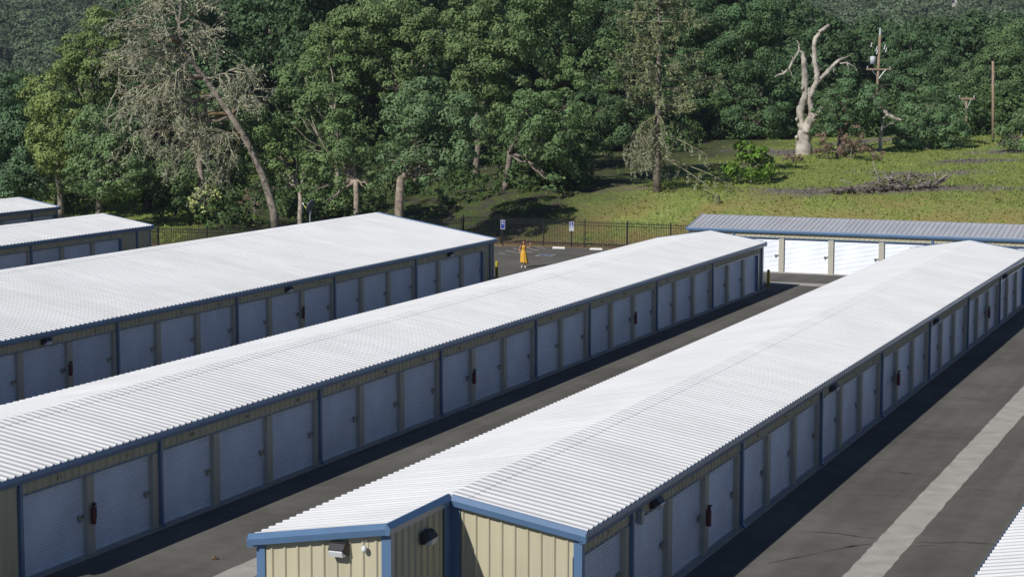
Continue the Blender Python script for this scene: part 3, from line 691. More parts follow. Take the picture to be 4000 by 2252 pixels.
def oak(label, base, lobes, tint=(1, 1, 1), group='oaks at the edge of the lot', name='oak_tree', trunk_w=0.5, lean=0.0, dens=1.0, size=.155, btint=(1, 1, 1), limbs=True, leafm='leaf', cat='tree', depth=None, tname='trunk', wide=0.85, over=0.0):
    """base: (u, v) display px of the trunk foot, or (u, None) with depth; lobes: display px ellipses (x, y, rx, ry[, depth shift m])"""
    if depth is None:
        p = hit(base[0] * K, base[1] * K)
    else:
        q = at_depth(base[0] * K, 800, depth); p = np.array([q[0], q[1], float(terr(q[0], q[1]))])
    D = p @ FWD
    p[2] = float(terr(p[0], p[1])) - .1
    root = thing(name, tuple(p), label, cat, group); rng = np.random.default_rng(sum(map(ord, label)))
    rnd = random.Random(sum(map(ord, label)) + 3)
    Cs, Ns, cen = [], [], []
    for lb in lobes:
        sh = lb[4] if len(lb) > 4 else rng.uniform(-1.2, 1.2) - over
        c = at_depth(lb[0] * K, lb[1] * K, D + sh) - p; rx = lb[2] * K * D / FOC; rz = lb[3] * K * D / FOC
        # ellipsoid axes: lateral / depth / vertical -> rotate lateral into world
        a, b = lobe_leaves(np.zeros(3), (rx, max(rx, rz) * wide, rz), size, dens, rng)
        R = np.stack([LAT, FWD, np.array([0, 0, 1.0])])
        Cs.append(a @ R + c); Ns.append(b @ R); cen.append((c, rx, rz))
    C = np.concatenate(Cs); Nn = np.concatenate(Ns)
    keep = C[:, 2] > .25; C = C[keep]; Nn = Nn[keep]
    V, F = cards(C, Nn, size, rng)
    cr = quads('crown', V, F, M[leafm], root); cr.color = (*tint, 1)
    if limbs:
        mb = MB(); top = max(cen, key=lambda q: q[0][2])[0]; ct = np.mean([q[0] for q in cen], 0)
        lowz = min(q[0][2] for q in cen)
        fork = Vector((ct[0] * .13 + lean, ct[1] * .13, max(1.2, lowz * .8, ct[2] * .7)))
        tp = wob((0, 0, -.3), fork, 4, .025, rnd); r0 = trunk_w / 2
        mb.tube(tp, [r0 * 1.45, r0 * 1.05, r0 * .95, r0 * .88, r0 * .8], 9, jit=.08)
        for c, rx, rz in cen:
            e = Vector(c) + Vector((0, 0, rz * .2)); pts = wob(fork - Vector((0, 0, .15)), e, 5, .06, rnd)
            mb.tube(pts, [r0 * .62, r0 * .5, r0 * .38, r0 * .27, r0 * .16, r0 * .05], 6, jit=.1)
            for _ in range(4):
                s = pts[rnd.randint(2, 4)]; q = Vector(c) + Vector((rnd.uniform(-1, 1) * rx, rnd.uniform(-1, 1) * rx, rnd.uniform(-.7, .9) * rz))
                mb.tube(wob(s, q, 4, .08, rnd), [r0 * .22, r0 * .16, r0 * .1, r0 * .07, r0 * .02], 5)
        to = mb.build(tname, M['bark'], root, True); to.color = (*btint, 1)
    return root

# ------------------------------------------------------------------ trees at the edge of the lot (display px)
G1 = 'oaks at the edge of the lot'
oak('dark bluish oak at the left photo edge behind the storage buildings', (20, None), [(15, 265, 75, 70), (-45, 330, 80, 90), (40, 350, 60, 60), (55, 440, 75, 55), (10, 470, 80, 50), (-60, 470, 70, 60)], (.78, .95, 1.05), G1, depth=158)
oak('yellow green oak with a tall rounded crown left of the lichen tree', (150, None), [(112, 240, 48, 52), (140, 300, 66, 60), (110, 340, 40, 45), (150, 385, 52, 55), (185, 330, 46, 55), (150, 445, 34, 36)], (1.30, 1.22, .85), G1, depth=156)
oak('mid green spreading oak with low crown right of the yellow green one', (245, None), [(250, 330, 70, 52), (300, 390, 60, 50), (225, 395, 50, 50), (270, 450, 78, 42), (205, 455, 44, 36), (340, 440, 40, 40)], (.95, 1.05, .95), G1, depth=150)
oak('olive green oak rising behind the yellow green one, above it', (240, None), [(185, 150, 50, 45), (225, 130, 60, 48), (255, 85, 52, 55), (170, 190, 40, 36), (240, 205, 70, 55), (285, 150, 50, 50)], (1.10, 1.10, .80), G1, depth=170)
oak('squat grey green oak with short thick trunk behind the fence', (372, 527), [(330, 440, 46, 42), (385, 410, 58, 50), (430, 440, 48, 44), (360, 490, 60, 30), (410, 485, 44, 26)], (1.0, 1.02, 1.0), G1, trunk_w=.75)
oak('small oak with two slender pale trunks between lichen tree and shrub', (560, 503), [(545, 330, 56, 44), (600, 300, 60, 50), (510, 370, 46, 40), (590, 400, 50, 36), (540, 430, 46, 30)], (.9, 1.0, .85), G1, trunk_w=.42, btint=(1.5, 1.5, 1.5))
oak('straight pale trunked oak directly behind the satellite dish', (758, None), [(690, 355, 52, 42), (740, 330, 50, 40), (672, 420, 48, 44), (715, 440, 46, 40), (790, 350, 46, 50), (700, 390, 60, 40), (660, 470, 30, 28), (790, 430, 40, 40), (735, 470, 34, 24)], (1.0, 1.1, .85), G1, trunk_w=.38, btint=(1.75, 1.75, 1.75), depth=142, over=-.4)
oak('broad oak with hanging foliage right of the satellite dish', (902, None), [(765, 205, 62, 50), (735, 265, 52, 50), (820, 270, 66, 52), (790, 330, 52, 48), (870, 360, 62, 50), (820, 405, 50, 44), (930, 420, 44, 44), (800, 475, 44, 40), (870, 460, 44, 36), (930, 470, 36, 30), (840, 495, 36, 26)], (.95, 1.05, .9), G1, trunk_w=.46, btint=(1.45, 1.4, 1.35), depth=140, over=-.5)
oak('rounded blue green oak with the thickest trunk, behind the widest roof', (999, None), [(1075, 265, 92, 62), (1035, 310, 60, 50), (1120, 320, 74, 50), (1060, 375, 72, 48), (1130, 385, 62, 42), (1010, 395, 50, 40), (1175, 300, 46, 50), (1090, 425, 50, 30), (985, 440, 34, 24), (1040, 445, 36, 22)], (.88, 1.0, 1.0), G1, trunk_w=.66, btint=(1.25, 1.2, 1.1), depth=137)
oak('big bright oak dome filling the upper middle of the wood', (1050, None), [(850, 120, 72, 58), (920, 70, 78, 58), (1000, 65, 74, 55), (880, 190, 76, 50), (960, 160, 82, 60), (1040, 130, 66, 55), (1000, 220, 60, 40), (800, 175, 44, 44), (1090, 80, 54, 50)], (1.02, 1.06, .90), G1, depth=162, trunk_w=.8)
oak('tall oak whose dark trunk stands right of the rounded blue green oak', (1198, 452), [(1235, 85, 66, 55), (1180, 130, 56, 50), (1265, 150, 62, 55), (1200, 200, 62, 50), (1275, 225, 50, 45), (1160, 255, 44, 40), (1235, 280, 56, 40), (1190, 330, 50, 30), (1200, 20, 70, 50)], (1.0, 1.05, .9), G1, trunk_w=.5, over=5)
oak('low sweeping oak whose foliage hangs nearly to the grass', (1268, 478), [(1385, 265, 56, 42), (1345, 305, 56, 36), (1425, 330, 46, 42), (1375, 360, 56, 40), (1400, 415, 42, 40), (1395, 468, 26, 22), (1300, 335, 44, 34), (1440, 280, 44, 36), (1320, 270, 50, 40), (1420, 385, 44, 36), (1360, 330, 50, 40)], (.92, 1.06, .95), G1, trunk_w=.5, dens=1.05, over=4)
oak('high green oak left of the shaggy lichened conifer', (1420, None), [(1340, -10, 70, 50), (1440, -20, 70, 50), (1340, 60, 56, 50), (1400, 40, 56, 46), (1370, 130, 60, 44), (1440, 175, 52, 34), (1500, 190, 52, 36), (1400, 215, 40, 30), (1530, 130, 48, 44)], (.84, .94, .80), G1, depth=151, trunk_w=.4, btint=(.5, .5, .5), over=5)
oak('dark oak standing close behind the shaggy lichened conifer', (1600, None), [(1560, 60, 60, 55), (1500, 60, 56, 50), (1500, 290, 60, 50), (1550, 400, 50, 40), (1500, 370, 44, 40), (1590, 240, 52, 50), (1560, 320, 40, 60), (1610, 130, 50, 60)], (.56, .68, .66), G1, depth=178)  # crown tint darkened to stand for the deep shade here
G2 = 'oaks along the meadow edge'
oak('dark oak right of the shaggy conifer, tallest of the shaded ones', (1770, None), [(1750, 50, 66, 58), (1800, 130, 64, 60), (1735, 175, 50, 55), (1790, 225, 56, 55), (1740, 290, 46, 60), (1790, 330, 52, 44), (1735, 380, 44, 34), (1815, 385, 40, 30)], (.56, .70, .68), G2, depth=192)  # shade on this crown is part of its dark tint
oak('dense green oak behind the bleached snag, left of it', (1905, None), [(1880, 60, 66, 55), (1940, 50, 56, 50), (1850, 140, 54, 50), (1915, 150, 60, 55), (1870, 225, 50, 36), (1950, 240, 44, 40), (1900, 300, 56, 46), (1960, 340, 40, 50), (1880, 370, 50, 34), (1940, 385, 44, 26), (1850, 320, 46, 44)], (.58, .74, .70), G2, depth=186)  # leaf tint lowered, as this oak stands in shade
oak('small oak with dark trunk just right of the bleached snag', (2112, 392), [(2135, 225, 56, 36), (2095, 270, 46, 36), (2180, 255, 50, 38), (2140, 300, 46, 34), (2075, 330, 36, 30), (2190, 310, 36, 34)], (.68, .84, .84), G2, trunk_w=.7, btint=(.55, .5, .45))
oak('rounded oak above the brush pile, foliage down to the grass', (2330, 374), [(2330, 265, 62, 42), (2280, 305, 52, 42), (2380, 315, 54, 42), (2320, 335, 66, 36), (2270, 350, 38, 26), (2390, 355, 40, 24)], (.74, .90, .86), G2, trunk_w=.7)
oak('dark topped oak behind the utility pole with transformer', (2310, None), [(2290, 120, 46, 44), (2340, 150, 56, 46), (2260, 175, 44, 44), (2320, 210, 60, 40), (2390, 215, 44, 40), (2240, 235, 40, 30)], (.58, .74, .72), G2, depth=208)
oak('leafy oak behind the bare pole near the right photo edge', (2520, None), [(2545, 120, 62, 55), (2490, 190, 50, 50), (2560, 215, 60, 55), (2470, 270, 44, 40), (2530, 290, 56, 46), (2420, 200, 40, 40), (2575, 330, 46, 40)], (.78, .90, .80), G2, depth=200)
oak('low bushy oak at the right photo edge with pale patches', (2555, 382), [(2560, 340, 46, 34), (2590, 300, 40, 40), (2520, 365, 34, 18)], (.90, 1.0, .95), G2, trunk_w=.4)
oak('bright green young tree at the meadow corner below the conifer branches', (1888, 462), [(1885, 378, 36, 30), (1855, 412, 34, 30), (1915, 410, 36, 32), (1885, 425, 50, 30), (1900, 395, 40, 30), (1868, 445, 34, 18)], (1.25, 1.2, 1.2), None, 'young_tree', .2, leafm='lime', size=.19, dens=1.25)
oak('tall shrub with cream flower clusters behind the left picket fence', (515, 560), [(495, 505, 26, 26), (535, 500, 26, 28), (500, 540, 30, 24), (540, 540, 26, 24), (515, 475, 18, 16)], (.85, .95, .75), None, 'flowering_shrub', .15, cat='shrub', tname='stem')
fl = bpy.data.objects['flowering_shrub']; C = []
for x, y in ((478, 500), (484, 512), (490, 488), (497, 478), (505, 520), (482, 522), (476, 508), (500, 495), (512, 483), (486, 530), (540, 478), (548, 488), (533, 485), (528, 500), (545, 505), (552, 496), (536, 508), (510, 535), (492, 508), (520, 470), (500, 555), (541, 520)):
    for _ in range(3):
        C.append(at_depth((x + random.uniform(-3, 3)) * K, (y + random.uniform(-3, 3)) * K, (np.array(fl.location) @ FWD) - random.uniform(1.5, 2.2)) - np.array(fl.location))
C = np.repeat(np.array(C), 10, 0) + RNG.normal(size=(len(C) * 10, 3)) * .07
V, F = cards(C, unit(len(C)) + np.array([0, -.6, .6]), .12); quads('blossom', V, F, M['bloom'], fl)

oak('slim oak with a bright pale trunk left of the two slender ones', (505, None), [(490, 300, 50, 44), (530, 270, 46, 40), (500, 350, 44, 34)], (.85, .95, .8), G1, trunk_w=.5, btint=(1.7, 1.6, 1.5), depth=163, over=-2.5)
oak('tall slim oak with pale trunk between the dish oak and the hanging oak', (845, None), [(830, 130, 50, 46), (860, 190, 52, 44), (820, 230, 48, 40)], (.9, 1.0, .8), G1, trunk_w=.42, btint=(1.5, 1.45, 1.4), depth=158, over=-2)
# low shrubs along the fence and brown dead scrub on the meadow edge
def scrub(label, u, v, lobes, m, tint=(1, 1, 1), group='low shrubs along the fence', name='shrub', size=.15, dens=.7):
    return oak(label, (u, v), lobes, tint, group, name, .12, dens=dens, size=size, leafm=m, cat='shrub', tname='stem')
scrub('yellowish shrub left of the flowering shrub', 440, 548, [(425, 538, 24, 14), (452, 545, 22, 12)], 'lime', (1, 1, 1))
scrub('yellow green shrub between shrub and leaning trunk', 640, 556, [(622, 545, 26, 14), (655, 550, 24, 14)], 'lime')
scrub('leafy green shrub at the foot of the leaning trunk', 590, 545, [(580, 530, 30, 18), (610, 525, 26, 16)], 'leaf', (1.0, 1.15, .8))
scrub('green shrub right of the satellite dish pole', 830, 538, [(815, 525, 30, 14), (850, 520, 30, 16)], 'leaf', (1.3, 1.3, .7))
scrub('tangled brown dead shrub left of the leaning trunk', 640, 540, [(640, 480, 24, 30), (655, 520, 22, 20), (620, 510, 18, 18)], 'brown', group=None, name='dead_shrub', dens=.35, size=.12)
G3 = 'brown dead scrub by the snag'
scrub('tall brown dead bush right of the bleached snag', 2085, 402, [(2068, 360, 26, 26), (2095, 380, 24, 18), (2055, 390, 20, 14)], 'brown', group=G3, name='dead_shrub', dens=1.0)
scrub('tallest brown dead bush in the middle of the scrub', 2140, 402, [(2140, 345, 26, 30), (2165, 370, 26, 24), (2125, 378, 24, 20)], 'brown', group=G3, name='dead_shrub', dens=1.0)
scrub('low brown dead bush at the right end of the scrub', 2195, 404, [(2190, 380, 26, 18), (2215, 392, 20, 12)], 'brown', group=G3, name='dead_shrub', dens=1.0)
scrub('low brown dead bush at the left foot of the snag', 1995, 408, [(1990, 396, 22, 10), (2012, 400, 16, 8)], 'brown', group=G3, name='dead_shrub', dens=1.0)

# ------------------------------------------------------------------ bleached snag, fallen limb, leaning lichen tree, conifer
def px_tree(name, label, base, cat='tree', depth=None, group=None):
    p = hit(base[0] * K, base[1] * K) if depth is None else None
    if p is None:
        q = at_depth(base[0] * K, 800, depth); p = np.array([q[0], q[1], float(terr(q[0], q[1]))])
    root = thing(name, tuple(p), label, cat, group); D = float(p @ FWD)
    def P(x, y, sh=0.0): return Vector(at_depth(x * K, y * K, D + sh) - p)
    return root, P, K * D / FOC
root, P, px = px_tree('dead_snag', 'bleached leafless snag with forked trunk standing at the meadow edge', (2021, 388))
mb = MB()
def limb(pts, rad, n=10, jit=.10):
    # densify with slight wobble
    Q = []; R = []
    for i in range(len(pts) - 1):
        for t in (0, .2, .4, .6, .8):
            Q.append(pts[i].lerp(pts[i + 1], t) + Vector((random.uniform(-.03, .03), random.uniform(-.03, .03), 0))); R.append(rad[i] + (rad[i + 1] - rad[i]) * t)
    Q.append(pts[-1]); R.append(rad[-1]); mb.tube(Q, [r * px * 0.78 * random.uniform(.93, 1.08) for r in R], n + 3, jit=jit * 1.3)
limb([P(2021, 395), P(2021, 360), P(2024, 335), P(2026, 325)], [29, 23, 23, 20], 12, .06)
limb([P(2026, 335), P(2014, 312), P(2012, 280), P(2018, 262), P(2026, 235), P(2024, 205), P(2023, 175), P(2021, 150), P(2019, 133), P(2010, 127)], [14, 12, 13, 12, 9.5, 11, 9, 8, 4, 2])
limb([P(2026, 335, -.3), P(2037, 300, -.3), P(2042, 285), P(2035, 250), P(2033, 222)], [14, 13, 10, 8, 8])
limb([P(2042, 305, -.3), P(2055, 288, -.5), P(2068, 272, -.7)], [10, 9, 10])
limb([P(2010, 127), P(1996, 150), P(1984, 172), P(1970, 186), P(1958, 188), P(1947, 194)], [3, 4, 4, 3.5, 3, 1.5], 7)
limb([P(2010, 127), P(2009, 112), P(2004, 102)], [3, 2.5, 1.5], 6); limb([P(1984, 172), P(1990, 185), P(1993, 195)], [2, 1.5, .8], 5)
limb([P(2036, 245), P(2045, 222), P(2055, 205), P(2054, 180), P(2048, 155), P(2047, 120), P(2050, 100), P(2062, 80), P(2080, 66), P(2086, 64)], [9, 9, 9, 9, 8, 7.5, 7, 6, 5, 4])
limb([P(2055, 208), P(2072, 190), P(2092, 168), P(2112, 150), P(2122, 147)], [7, 7, 6, 5, 4])
limb([P(2112, 160), P(2130, 158), P(2148, 168)], [2.5, 3, 2], 6)
for a_, b_ in (((2055, 180), (2066, 172)), ((2048, 150), (2038, 138)), ((2092, 168), (2098, 184)), ((2122, 147), (2136, 140)), ((2130, 160), (2134, 176)), ((2148, 168), (2156, 180)), ((2024, 200), (2034, 192)), ((2014, 290), (2002, 282)), ((2068, 272), (2076, 262)), ((2068, 274), (2078, 276)), ((2023, 172), (2030, 160)), ((1970, 186), (1966, 176)), ((1996, 150), (1990, 140))):
    limb([P(*a_), P((a_[0] + b_[0]) / 2 + 1, (a_[1] + b_[1]) / 2), P(*b_)], [2.6, 2.0, .8], 5)
for x, y in ((2003, 345), (2040, 330), (2004, 300), (2018, 222)):
    q = P(x, y, -.3); mb.ball(q, (4.5 * px, 5 * px, 5 * px), 8, 6)
mb.build('trunk', M['snag'], root, True)
root, P, px = px_tree('broken_limb', 'pale mossy broken limb arching among the oaks right of the snag', (2205, None), 'fallen limb', 171)
mb = MB()
limb([P(2150, 248), P(2170, 240), P(2190, 238), P(2208, 262), P(2228, 283), P(2250, 298), P(2268, 302)], [5, 6, 7, 7, 6, 5, 2.5], 8)
limb([P(2232, 285), P(2222, 300), P(2217, 325)], [4, 4.5, 4], 7); limb([P(2217, 324), P(2236, 312), P(2250, 310)], [3, 2.5, 1.5], 6)
limb([P(2217, 325), P(2214, 352), P(2212, 400)], [5, 6, 7], 8)
mb.build('trunk', M['snag'], root, True)

def branch_out(mb, tips, start, dirv, L, r, lvl, rnd, droop=-.12):
    pts = [Vector(start)]; d = Vector(dirv).normalized(); n = 5
    for i in range(n):
        d = (d + Vector((rnd.uniform(-.35, .35), rnd.uniform(-.35, .35), rnd.uniform(-.3, .3) + droop))).normalized(); pts.append(pts[-1] + d * L / n)
    mb.tube(pts, [r * (1 - .8 * i / n) for i in range(n + 1)], 6 if lvl > 1 else 4)
    if lvl == 0:
        tips += pts[1:]; return
    tips += pts[3:]
    for _ in range(5 if lvl > 1 else 4):
        k = rnd.randint(1, n); q = (d + Vector((rnd.uniform(-1, 1), rnd.uniform(-1, 1), rnd.uniform(-.7, .8)))).normalized()
        branch_out(mb, tips, pts[k], q, L * rnd.uniform(.45, .7), r * .42, lvl - 1, rnd, droop)
def lichen_cards(tips, n, size, rnd, spread=.22, hang=.35, asp=1.7):
    T = np.array([tuple(t) for t in tips]); i = rnd.integers(0, len(T), n)
    C = T[i] + rnd.normal(size=(n, 3)) * spread; C[:, 2] -= rnd.uniform(0, hang, n)
    N = rnd.normal(size=(n, 3)); N[:, 2] *= .6
    return cards(C, N, size, rnd, asp)
root, P, px = px_tree('lichen_tree', 'leaning half dead oak draped in grey lichen, widest bare crown in the wood', (693, None), depth=141)
rnd = random.Random(5); nr = np.random.default_rng(5); mb = MB(); tips = []
twg = MB(); main = [P(694, 575), P(688, 530), P(676, 490), P(660, 440), P(640, 395), P(612, 340), P(580, 290), P(548, 245), P(515, 195), P(478, 150), P(455, 110), P(450, 60), P(455, 10), P(452, -30)]
R0 = [19, 15, 13.5, 13, 12.5, 12, 11, 10, 9, 7, 6, 5, 4, 3]
mb.tube(main, [r * px * .7 for r in R0], 10, jit=.08)
mossy = MB(); vine = []
for si, tgt, r in ((9, (425, 115), 4.5), (9, (355, 110), 4), (8, (390, 180), 5), (8, (300, 170), 4), (7, (400, 250), 5), (7, (320, 270), 4), (6, (430, 290), 5), (6, (350, 330), 4), (5, (470, 330), 4), (5, (420, 380), 4), (10, (390, 50), 4), (10, (330, 60), 3.5), (11, (420, -10), 3.5), (11, (510, 20), 3.5), (10, (520, 90), 3.5), (8, (590, 180), 3.5), (6, (600, 235), 4), (6, (640, 225), 3), (5, (545, 330), 3.5), (5, (560, 420), 3), (7, (480, 260), 5), (12, (370, 0), 3), (9, (440, 190), 3.5), (8, (345, 220), 4), (6, (395, 330), 4), (7, (290, 235), 3.5), (9, (320, 140), 3.5)):
    e = P(tgt[0], tgt[1], rnd.uniform(-2.5, 1.2)); pts = wob(main[si], e, 6, .05, rnd)
    (mossy if rnd.random() < .35 else mb).tube(pts, [r * px * (1 - .8 * i / 6) for i in range(7)], 7)
    for k in range(2, 7):
        for _ in range(2):
            q = ((pts[k] - pts[k - 1]).normalized() + Vector((rnd.uniform(-1, 1), rnd.uniform(-1, 1), rnd.uniform(-.8, .6)))).normalized()
            branch_out(twg, tips, pts[k], q, rnd.uniform(1.2, 2.6), r * px * .62, 1, rnd)
to = mb.build('trunk', M['bark'], root, True); to.color = (1.15, 1.15, 1.15, 1)
mossy.build('mossy_limb', M['bark2'], root, True); q = twg.build('branches', M['lichen'], root, True); q.color = (1.15, 1.08, 1.06, 1)
V, F = lichen_cards(tips, 8000, .065, nr, .10, .25, 4.5); lo_ = quads('lichen', V, F, M['lichen'], root); lo_.color = (1.22, 1.2, 1.15, 1)
V, F = lichen_cards(tips, 2500, .05, nr, .25, .2, 6); quads('twigs', V, F, M['twig'], root)

root, P, px = px_tree('lichened_conifer', 'tall shaggy conifer with drooping lichen hung lower branches', (1653, 482))
rnd = random.Random(11); nr = np.random.default_rng(11); mb = MB(); bb = MB(); lo_t, up_t = [], []
H = P(1655, -45).z
mb.tube([P(1653, 488), P(1652, 400), P(1654, 300), P(1656, 200), P(1657, 100), P(1657, -45)], [11.5 * px, 9.5 * px, 8 * px, 6 * px, 4.5 * px, 1 * px], 9, jit=.08)
z = H * .17
while z < H * .98:
    t = z / H; nb = 4
    for k in range(nb):
        a = rnd.uniform(0, 2 * PI); L = (6.0 - 4.4 * max(0, t - .3)) * rnd.uniform(.45, 1.0)
        if math.cos(a - YAW) > .4 and t < .38: L *= 1.25
        if math.cos(a - YAW) < -.4 and t < .45: L *= .55
        d = Vector((math.cos(a), math.sin(a), .10 if t > .4 else -.22)); pts = [Vector(P(1655, 482 - 527 * t))]
        for i in range(6):
            d = (d + Vector((rnd.uniform(-.14, .14), rnd.uniform(-.14, .14), -.05 if i < 3 else (.12 if t > .4 else -.02)))).normalized(); pts.append(pts[-1] + d * L / 6)
        bb.tube(pts, [.085 * (1 - .75 * i / 6) for i in range(7)], 5)
        for i in range(2, 7):
            for _ in range(4 if i > 3 else 2):
                q = pts[i] + Vector((rnd.uniform(-.28, .28), rnd.uniform(-.28, .28), rnd.uniform(-.62, .05)))
                bb.tube([pts[i], q], [.028, .012], 4)
                (up_t if t > .36 else lo_t).append(q)
            (up_t if t > .36 else lo_t).append(pts[i])
    z += rnd.uniform(.5, .72)
to = mb.build('trunk', M['bark'], root, True); to.color = (.95, .93, .92, 1)
q = bb.build('branches', M['lichen'], root, True); q.color = (.62, .58, .54, 1)
V, F = lichen_cards(up_t, 9000, .09, nr, .07, .16, 2.6); quads('needles', V, F, M['needle'], root)
V, F = lichen_cards(lo_t + up_t[::4], 5200, .065, nr, .05, .5, 4); q = quads('lichen', V, F, M['lichen'], root); q.color = (.95, .95, .88, 1)

# ------------------------------------------------------------------ brush pile on the meadow
root, P, px = px_tree('brush_pile', 'heap of weathered grey branches and stumps on the sunny meadow', (2290, 478), 'brush pile')
rnd = random.Random(21); mb = MB(); wood = MB()
for i in range(230):
    t = rnd.random(); x = 2085 + 270 * t
    top = 478 - (8 + 42 * math.exp(-((x - 2265) / 62) ** 2) + 12 * math.exp(-((x - 2330) / 30) ** 2)); y = rnd.uniform(top, 480)
    y += max(0, (2190 - x)) * .09
    c = P(x, y, rnd.uniform(-1.3, 1.3)); c.z = max(c.z, .05); L = rnd.uniform(.5, 1.8); a = rnd.uniform(0, 2 * PI)
    d = Vector((math.cos(a), math.sin(a), rnd.uniform(-.25, .45))); pts = wob(c - d * L / 2, c + d * L / 2, 4, .09, rnd); r = rnd.uniform(.02, .07)
    (mb if rnd.random() < .7 else wood).tube(pts, [r, r * .9, r * .75, r * .6, r * .35], 5)
for (x, y, x2, y2, r) in ((2215, 468, 2195, 405, .09), (2240, 460, 2245, 430, .13), (2285, 455, 2290, 428, .14), (2310, 460, 2330, 432, .10), (2350, 465, 2388, 432, .14), (2340, 470, 2390, 442, .12), (2355, 466, 2350, 434, .12), (2140, 462, 2112, 452, .06), (2300, 470, 2345, 455, .17), (2250, 470, 2225, 440, .12)):
    wood.tube(wob(P(x, y, -.4), P(x2, y2, -.2), 4, .05, rnd), [r, r * .9, r * .8, r * .65, r * .4], 7, jit=.1)
for (x, y, a, b, c) in ((2265, 468, 30, .9, 12), (2325, 466, 26, .8, 9), (2215, 474, 26, .7, 7), (2140, 482, 34, .5, 4)):
    q = P(x, y); mb.ball(q, (a * px * .8, b, c * px), 9, 6)
mb.build('branches', M['brush'], root); wood.build('log', M['logs'], root, True).color = (1, 1, 1, 1)
def log_thing(name, label, a, b, r, m):
    p = hit(a[0] * K, a[1] * K); D = p @ FWD; q = at_depth(b[0] * K, b[1] * K, D) - p
    o = MB().tube(wob((0, 0, r * .6), tuple(q), 4, .06), [r, r, r * .9, r * .8, r * .6], 7, jit=.12).build(name, m, None, True); o.location = tuple(p); return tag(o, label, 'fallen branch')
log_thing('fallen_branch', 'pale fallen branch in the shade below the low sweeping oak', (1290, 468), (1316, 456), .12, M['snag'])

# ------------------------------------------------------------------ utility poles
def pole(label, x, ytop, ybot, depth, r, lean=0, arms=(), tank=None, name='utility_pole'):
    top = at_depth(x * K, ytop * K, depth); bx = at_depth((x + lean) * K, ybot * K, depth); g = float(terr(bx[0], bx[1]))
    b = np.array([bx[0], bx[1], g]); 
    # keep the lean while standing on the ground
    root = thing(name, tuple(b), label, 'utility pole', None, YAW)
    Rm = Matrix.Rotation(-YAW, 3, 'Z'); tp = Rm @ Vector(top - b)
    MB().tube([(0, 0, -.3), tp * .5, tp], [r * 1.15, r * 1.05, r * .9], 10).build('post', M['pole'], root, True)
    s = K * depth / FOC
    for (ya, hl) in arms:
        c = tp * ((tp.z - (ya - ytop) * s) / tp.z); hw_ = hl * s
        MB().box(c.x - hw_, c.x + hw_, c.y - .22, c.y - .10, c.z - .09, c.z + .09).build('crossarm', M['pole'], root)
        for sx in (-1, 1):
            MB().tube([c + Vector((sx * hw_ * .55, -.24, -.05)), c + Vector((0, -.24, -.95))], [.03, .03], 5).build('brace', M['galv'], root)
        for sx in (-.9, .9):
            MB().tube([c + Vector((sx * hw_, -.16, .08)), c + Vector((sx * hw_, -.16, .30))], [.05, .06], 7).build('insulator', M['ceram'], root)
    return root, tp, s
root, tp, s = pole('wooden utility pole with crossarm and grey transformer, right of the snag', 2213, 88, 215, 198, .15, lean=-9, arms=((173, 31),))
tz = lambda y: tp.z - (y - 88) * s
tx = lambda y: tp.x * tz(y) / tp.z
MB().tube([(tx(150) - .62, -.1, tz(160)), (tx(150) - .62, -.1, tz(142)), (tx(150) - .62, -.1, tz(140.5))], [.28, .28, .15], 14).build('transformer', M['tank'], root, True)
for dx, yy in ((-.35, 122), (-.28, 130), (.45, 118), (.6, 125), (-.9, 112)):
    MB().tube([(tx(yy) + dx, -.15, tz(yy) - .25), (tx(yy) + dx + .12, -.15, tz(yy) + .22)], [.07, .05], 7).build('insulator', M['ceram'], root)
MB().tube([(tp.x, tp.y, tp.z - .1), (tp.x, tp.y, tp.z + .45), (tp.x, tp.y, tp.z + .7)], [.12, .09, .04], 7).build('pole_cap', M['tank'], root)
pole('bare wooden pole without crossarm near the right photo edge', 2497, 154, 376, 181, .13)
pole('short wooden pole with small crossarm left of the bare pole', 2430, 243, 330, 184, .11, arms=((248, 20),))

# ------------------------------------------------------------------ the wood behind, wooded hills, house on the hill
def mass(name, items, m, size, rngs, dens=1.0, trunk=True, tint=(1, 1, 1)):
    Cs, Ns, Ss = [], [], []
    for (c, r, sz, dn) in items:
        a, b = lobe_leaves(np.zeros(3), r, sz, dens * dn, rngs); keep = a[:, 1] @ np.array([1.0]).reshape(1) if False else None
        Cs.append(a + c); Ns.append(b); Ss.append(np.full(len(a), sz) * rngs.uniform(.6, 1.35, len(a)))
    V, F = cards(np.concatenate(Cs), np.concatenate(Ns), np.concatenate(Ss), rngs)
    o = quads(name, V, F, m); o.color = (*tint, 1); return tag(o, kind='stuff')
nr = np.random.default_rng(77); items = []
stems = MB()
for i in range(165):
    u = nr.uniform(-150, 4150); d = nr.uniform(196, 262) if u < 2900 else nr.uniform(206, 262)
    q = at_depth(u, 500, d); g = float(terr(q[0], q[1]))
    vt = (nr.uniform(-160, 60) if u < 3050 else nr.uniform(90, 330))
    if u < 600: vt = nr.uniform(300, 460)
    zt_ = at_depth(u, vt, d)[2]; hgt = max(4.0, min(zt_ - g, 21)); r = nr.uniform(2.2, 3.4)
    for j in range(4):
        zz = g + hgt * (.38 + .5 * j / 3) + nr.uniform(-.5, .5); off = nr.normal(size=2) * 1.5
        items.append((np.array([q[0] + off[0], q[1] + off[1], zz]), (r * nr.uniform(.8, 1.1), r, r * nr.uniform(.7, .95)), .30, .62))
    stems.tube([(q[0], q[1], g - .3), (q[0] + nr.normal() * .3, q[1], g + hgt * .4), (q[0] + nr.normal() * .6, q[1], g + hgt * .75)], [.3, .22, .1], 6)
o = mass('background_wood_foliage', items, M['leaf'], .3, nr, tint=(.46, .58, .55));  # leaf tint darkened to deepen the shade and gaps in the wood
tag(o, 'dense green oak wood, deep shade put into its leaf tint, filling the view behind the nearer trees', 'wood')
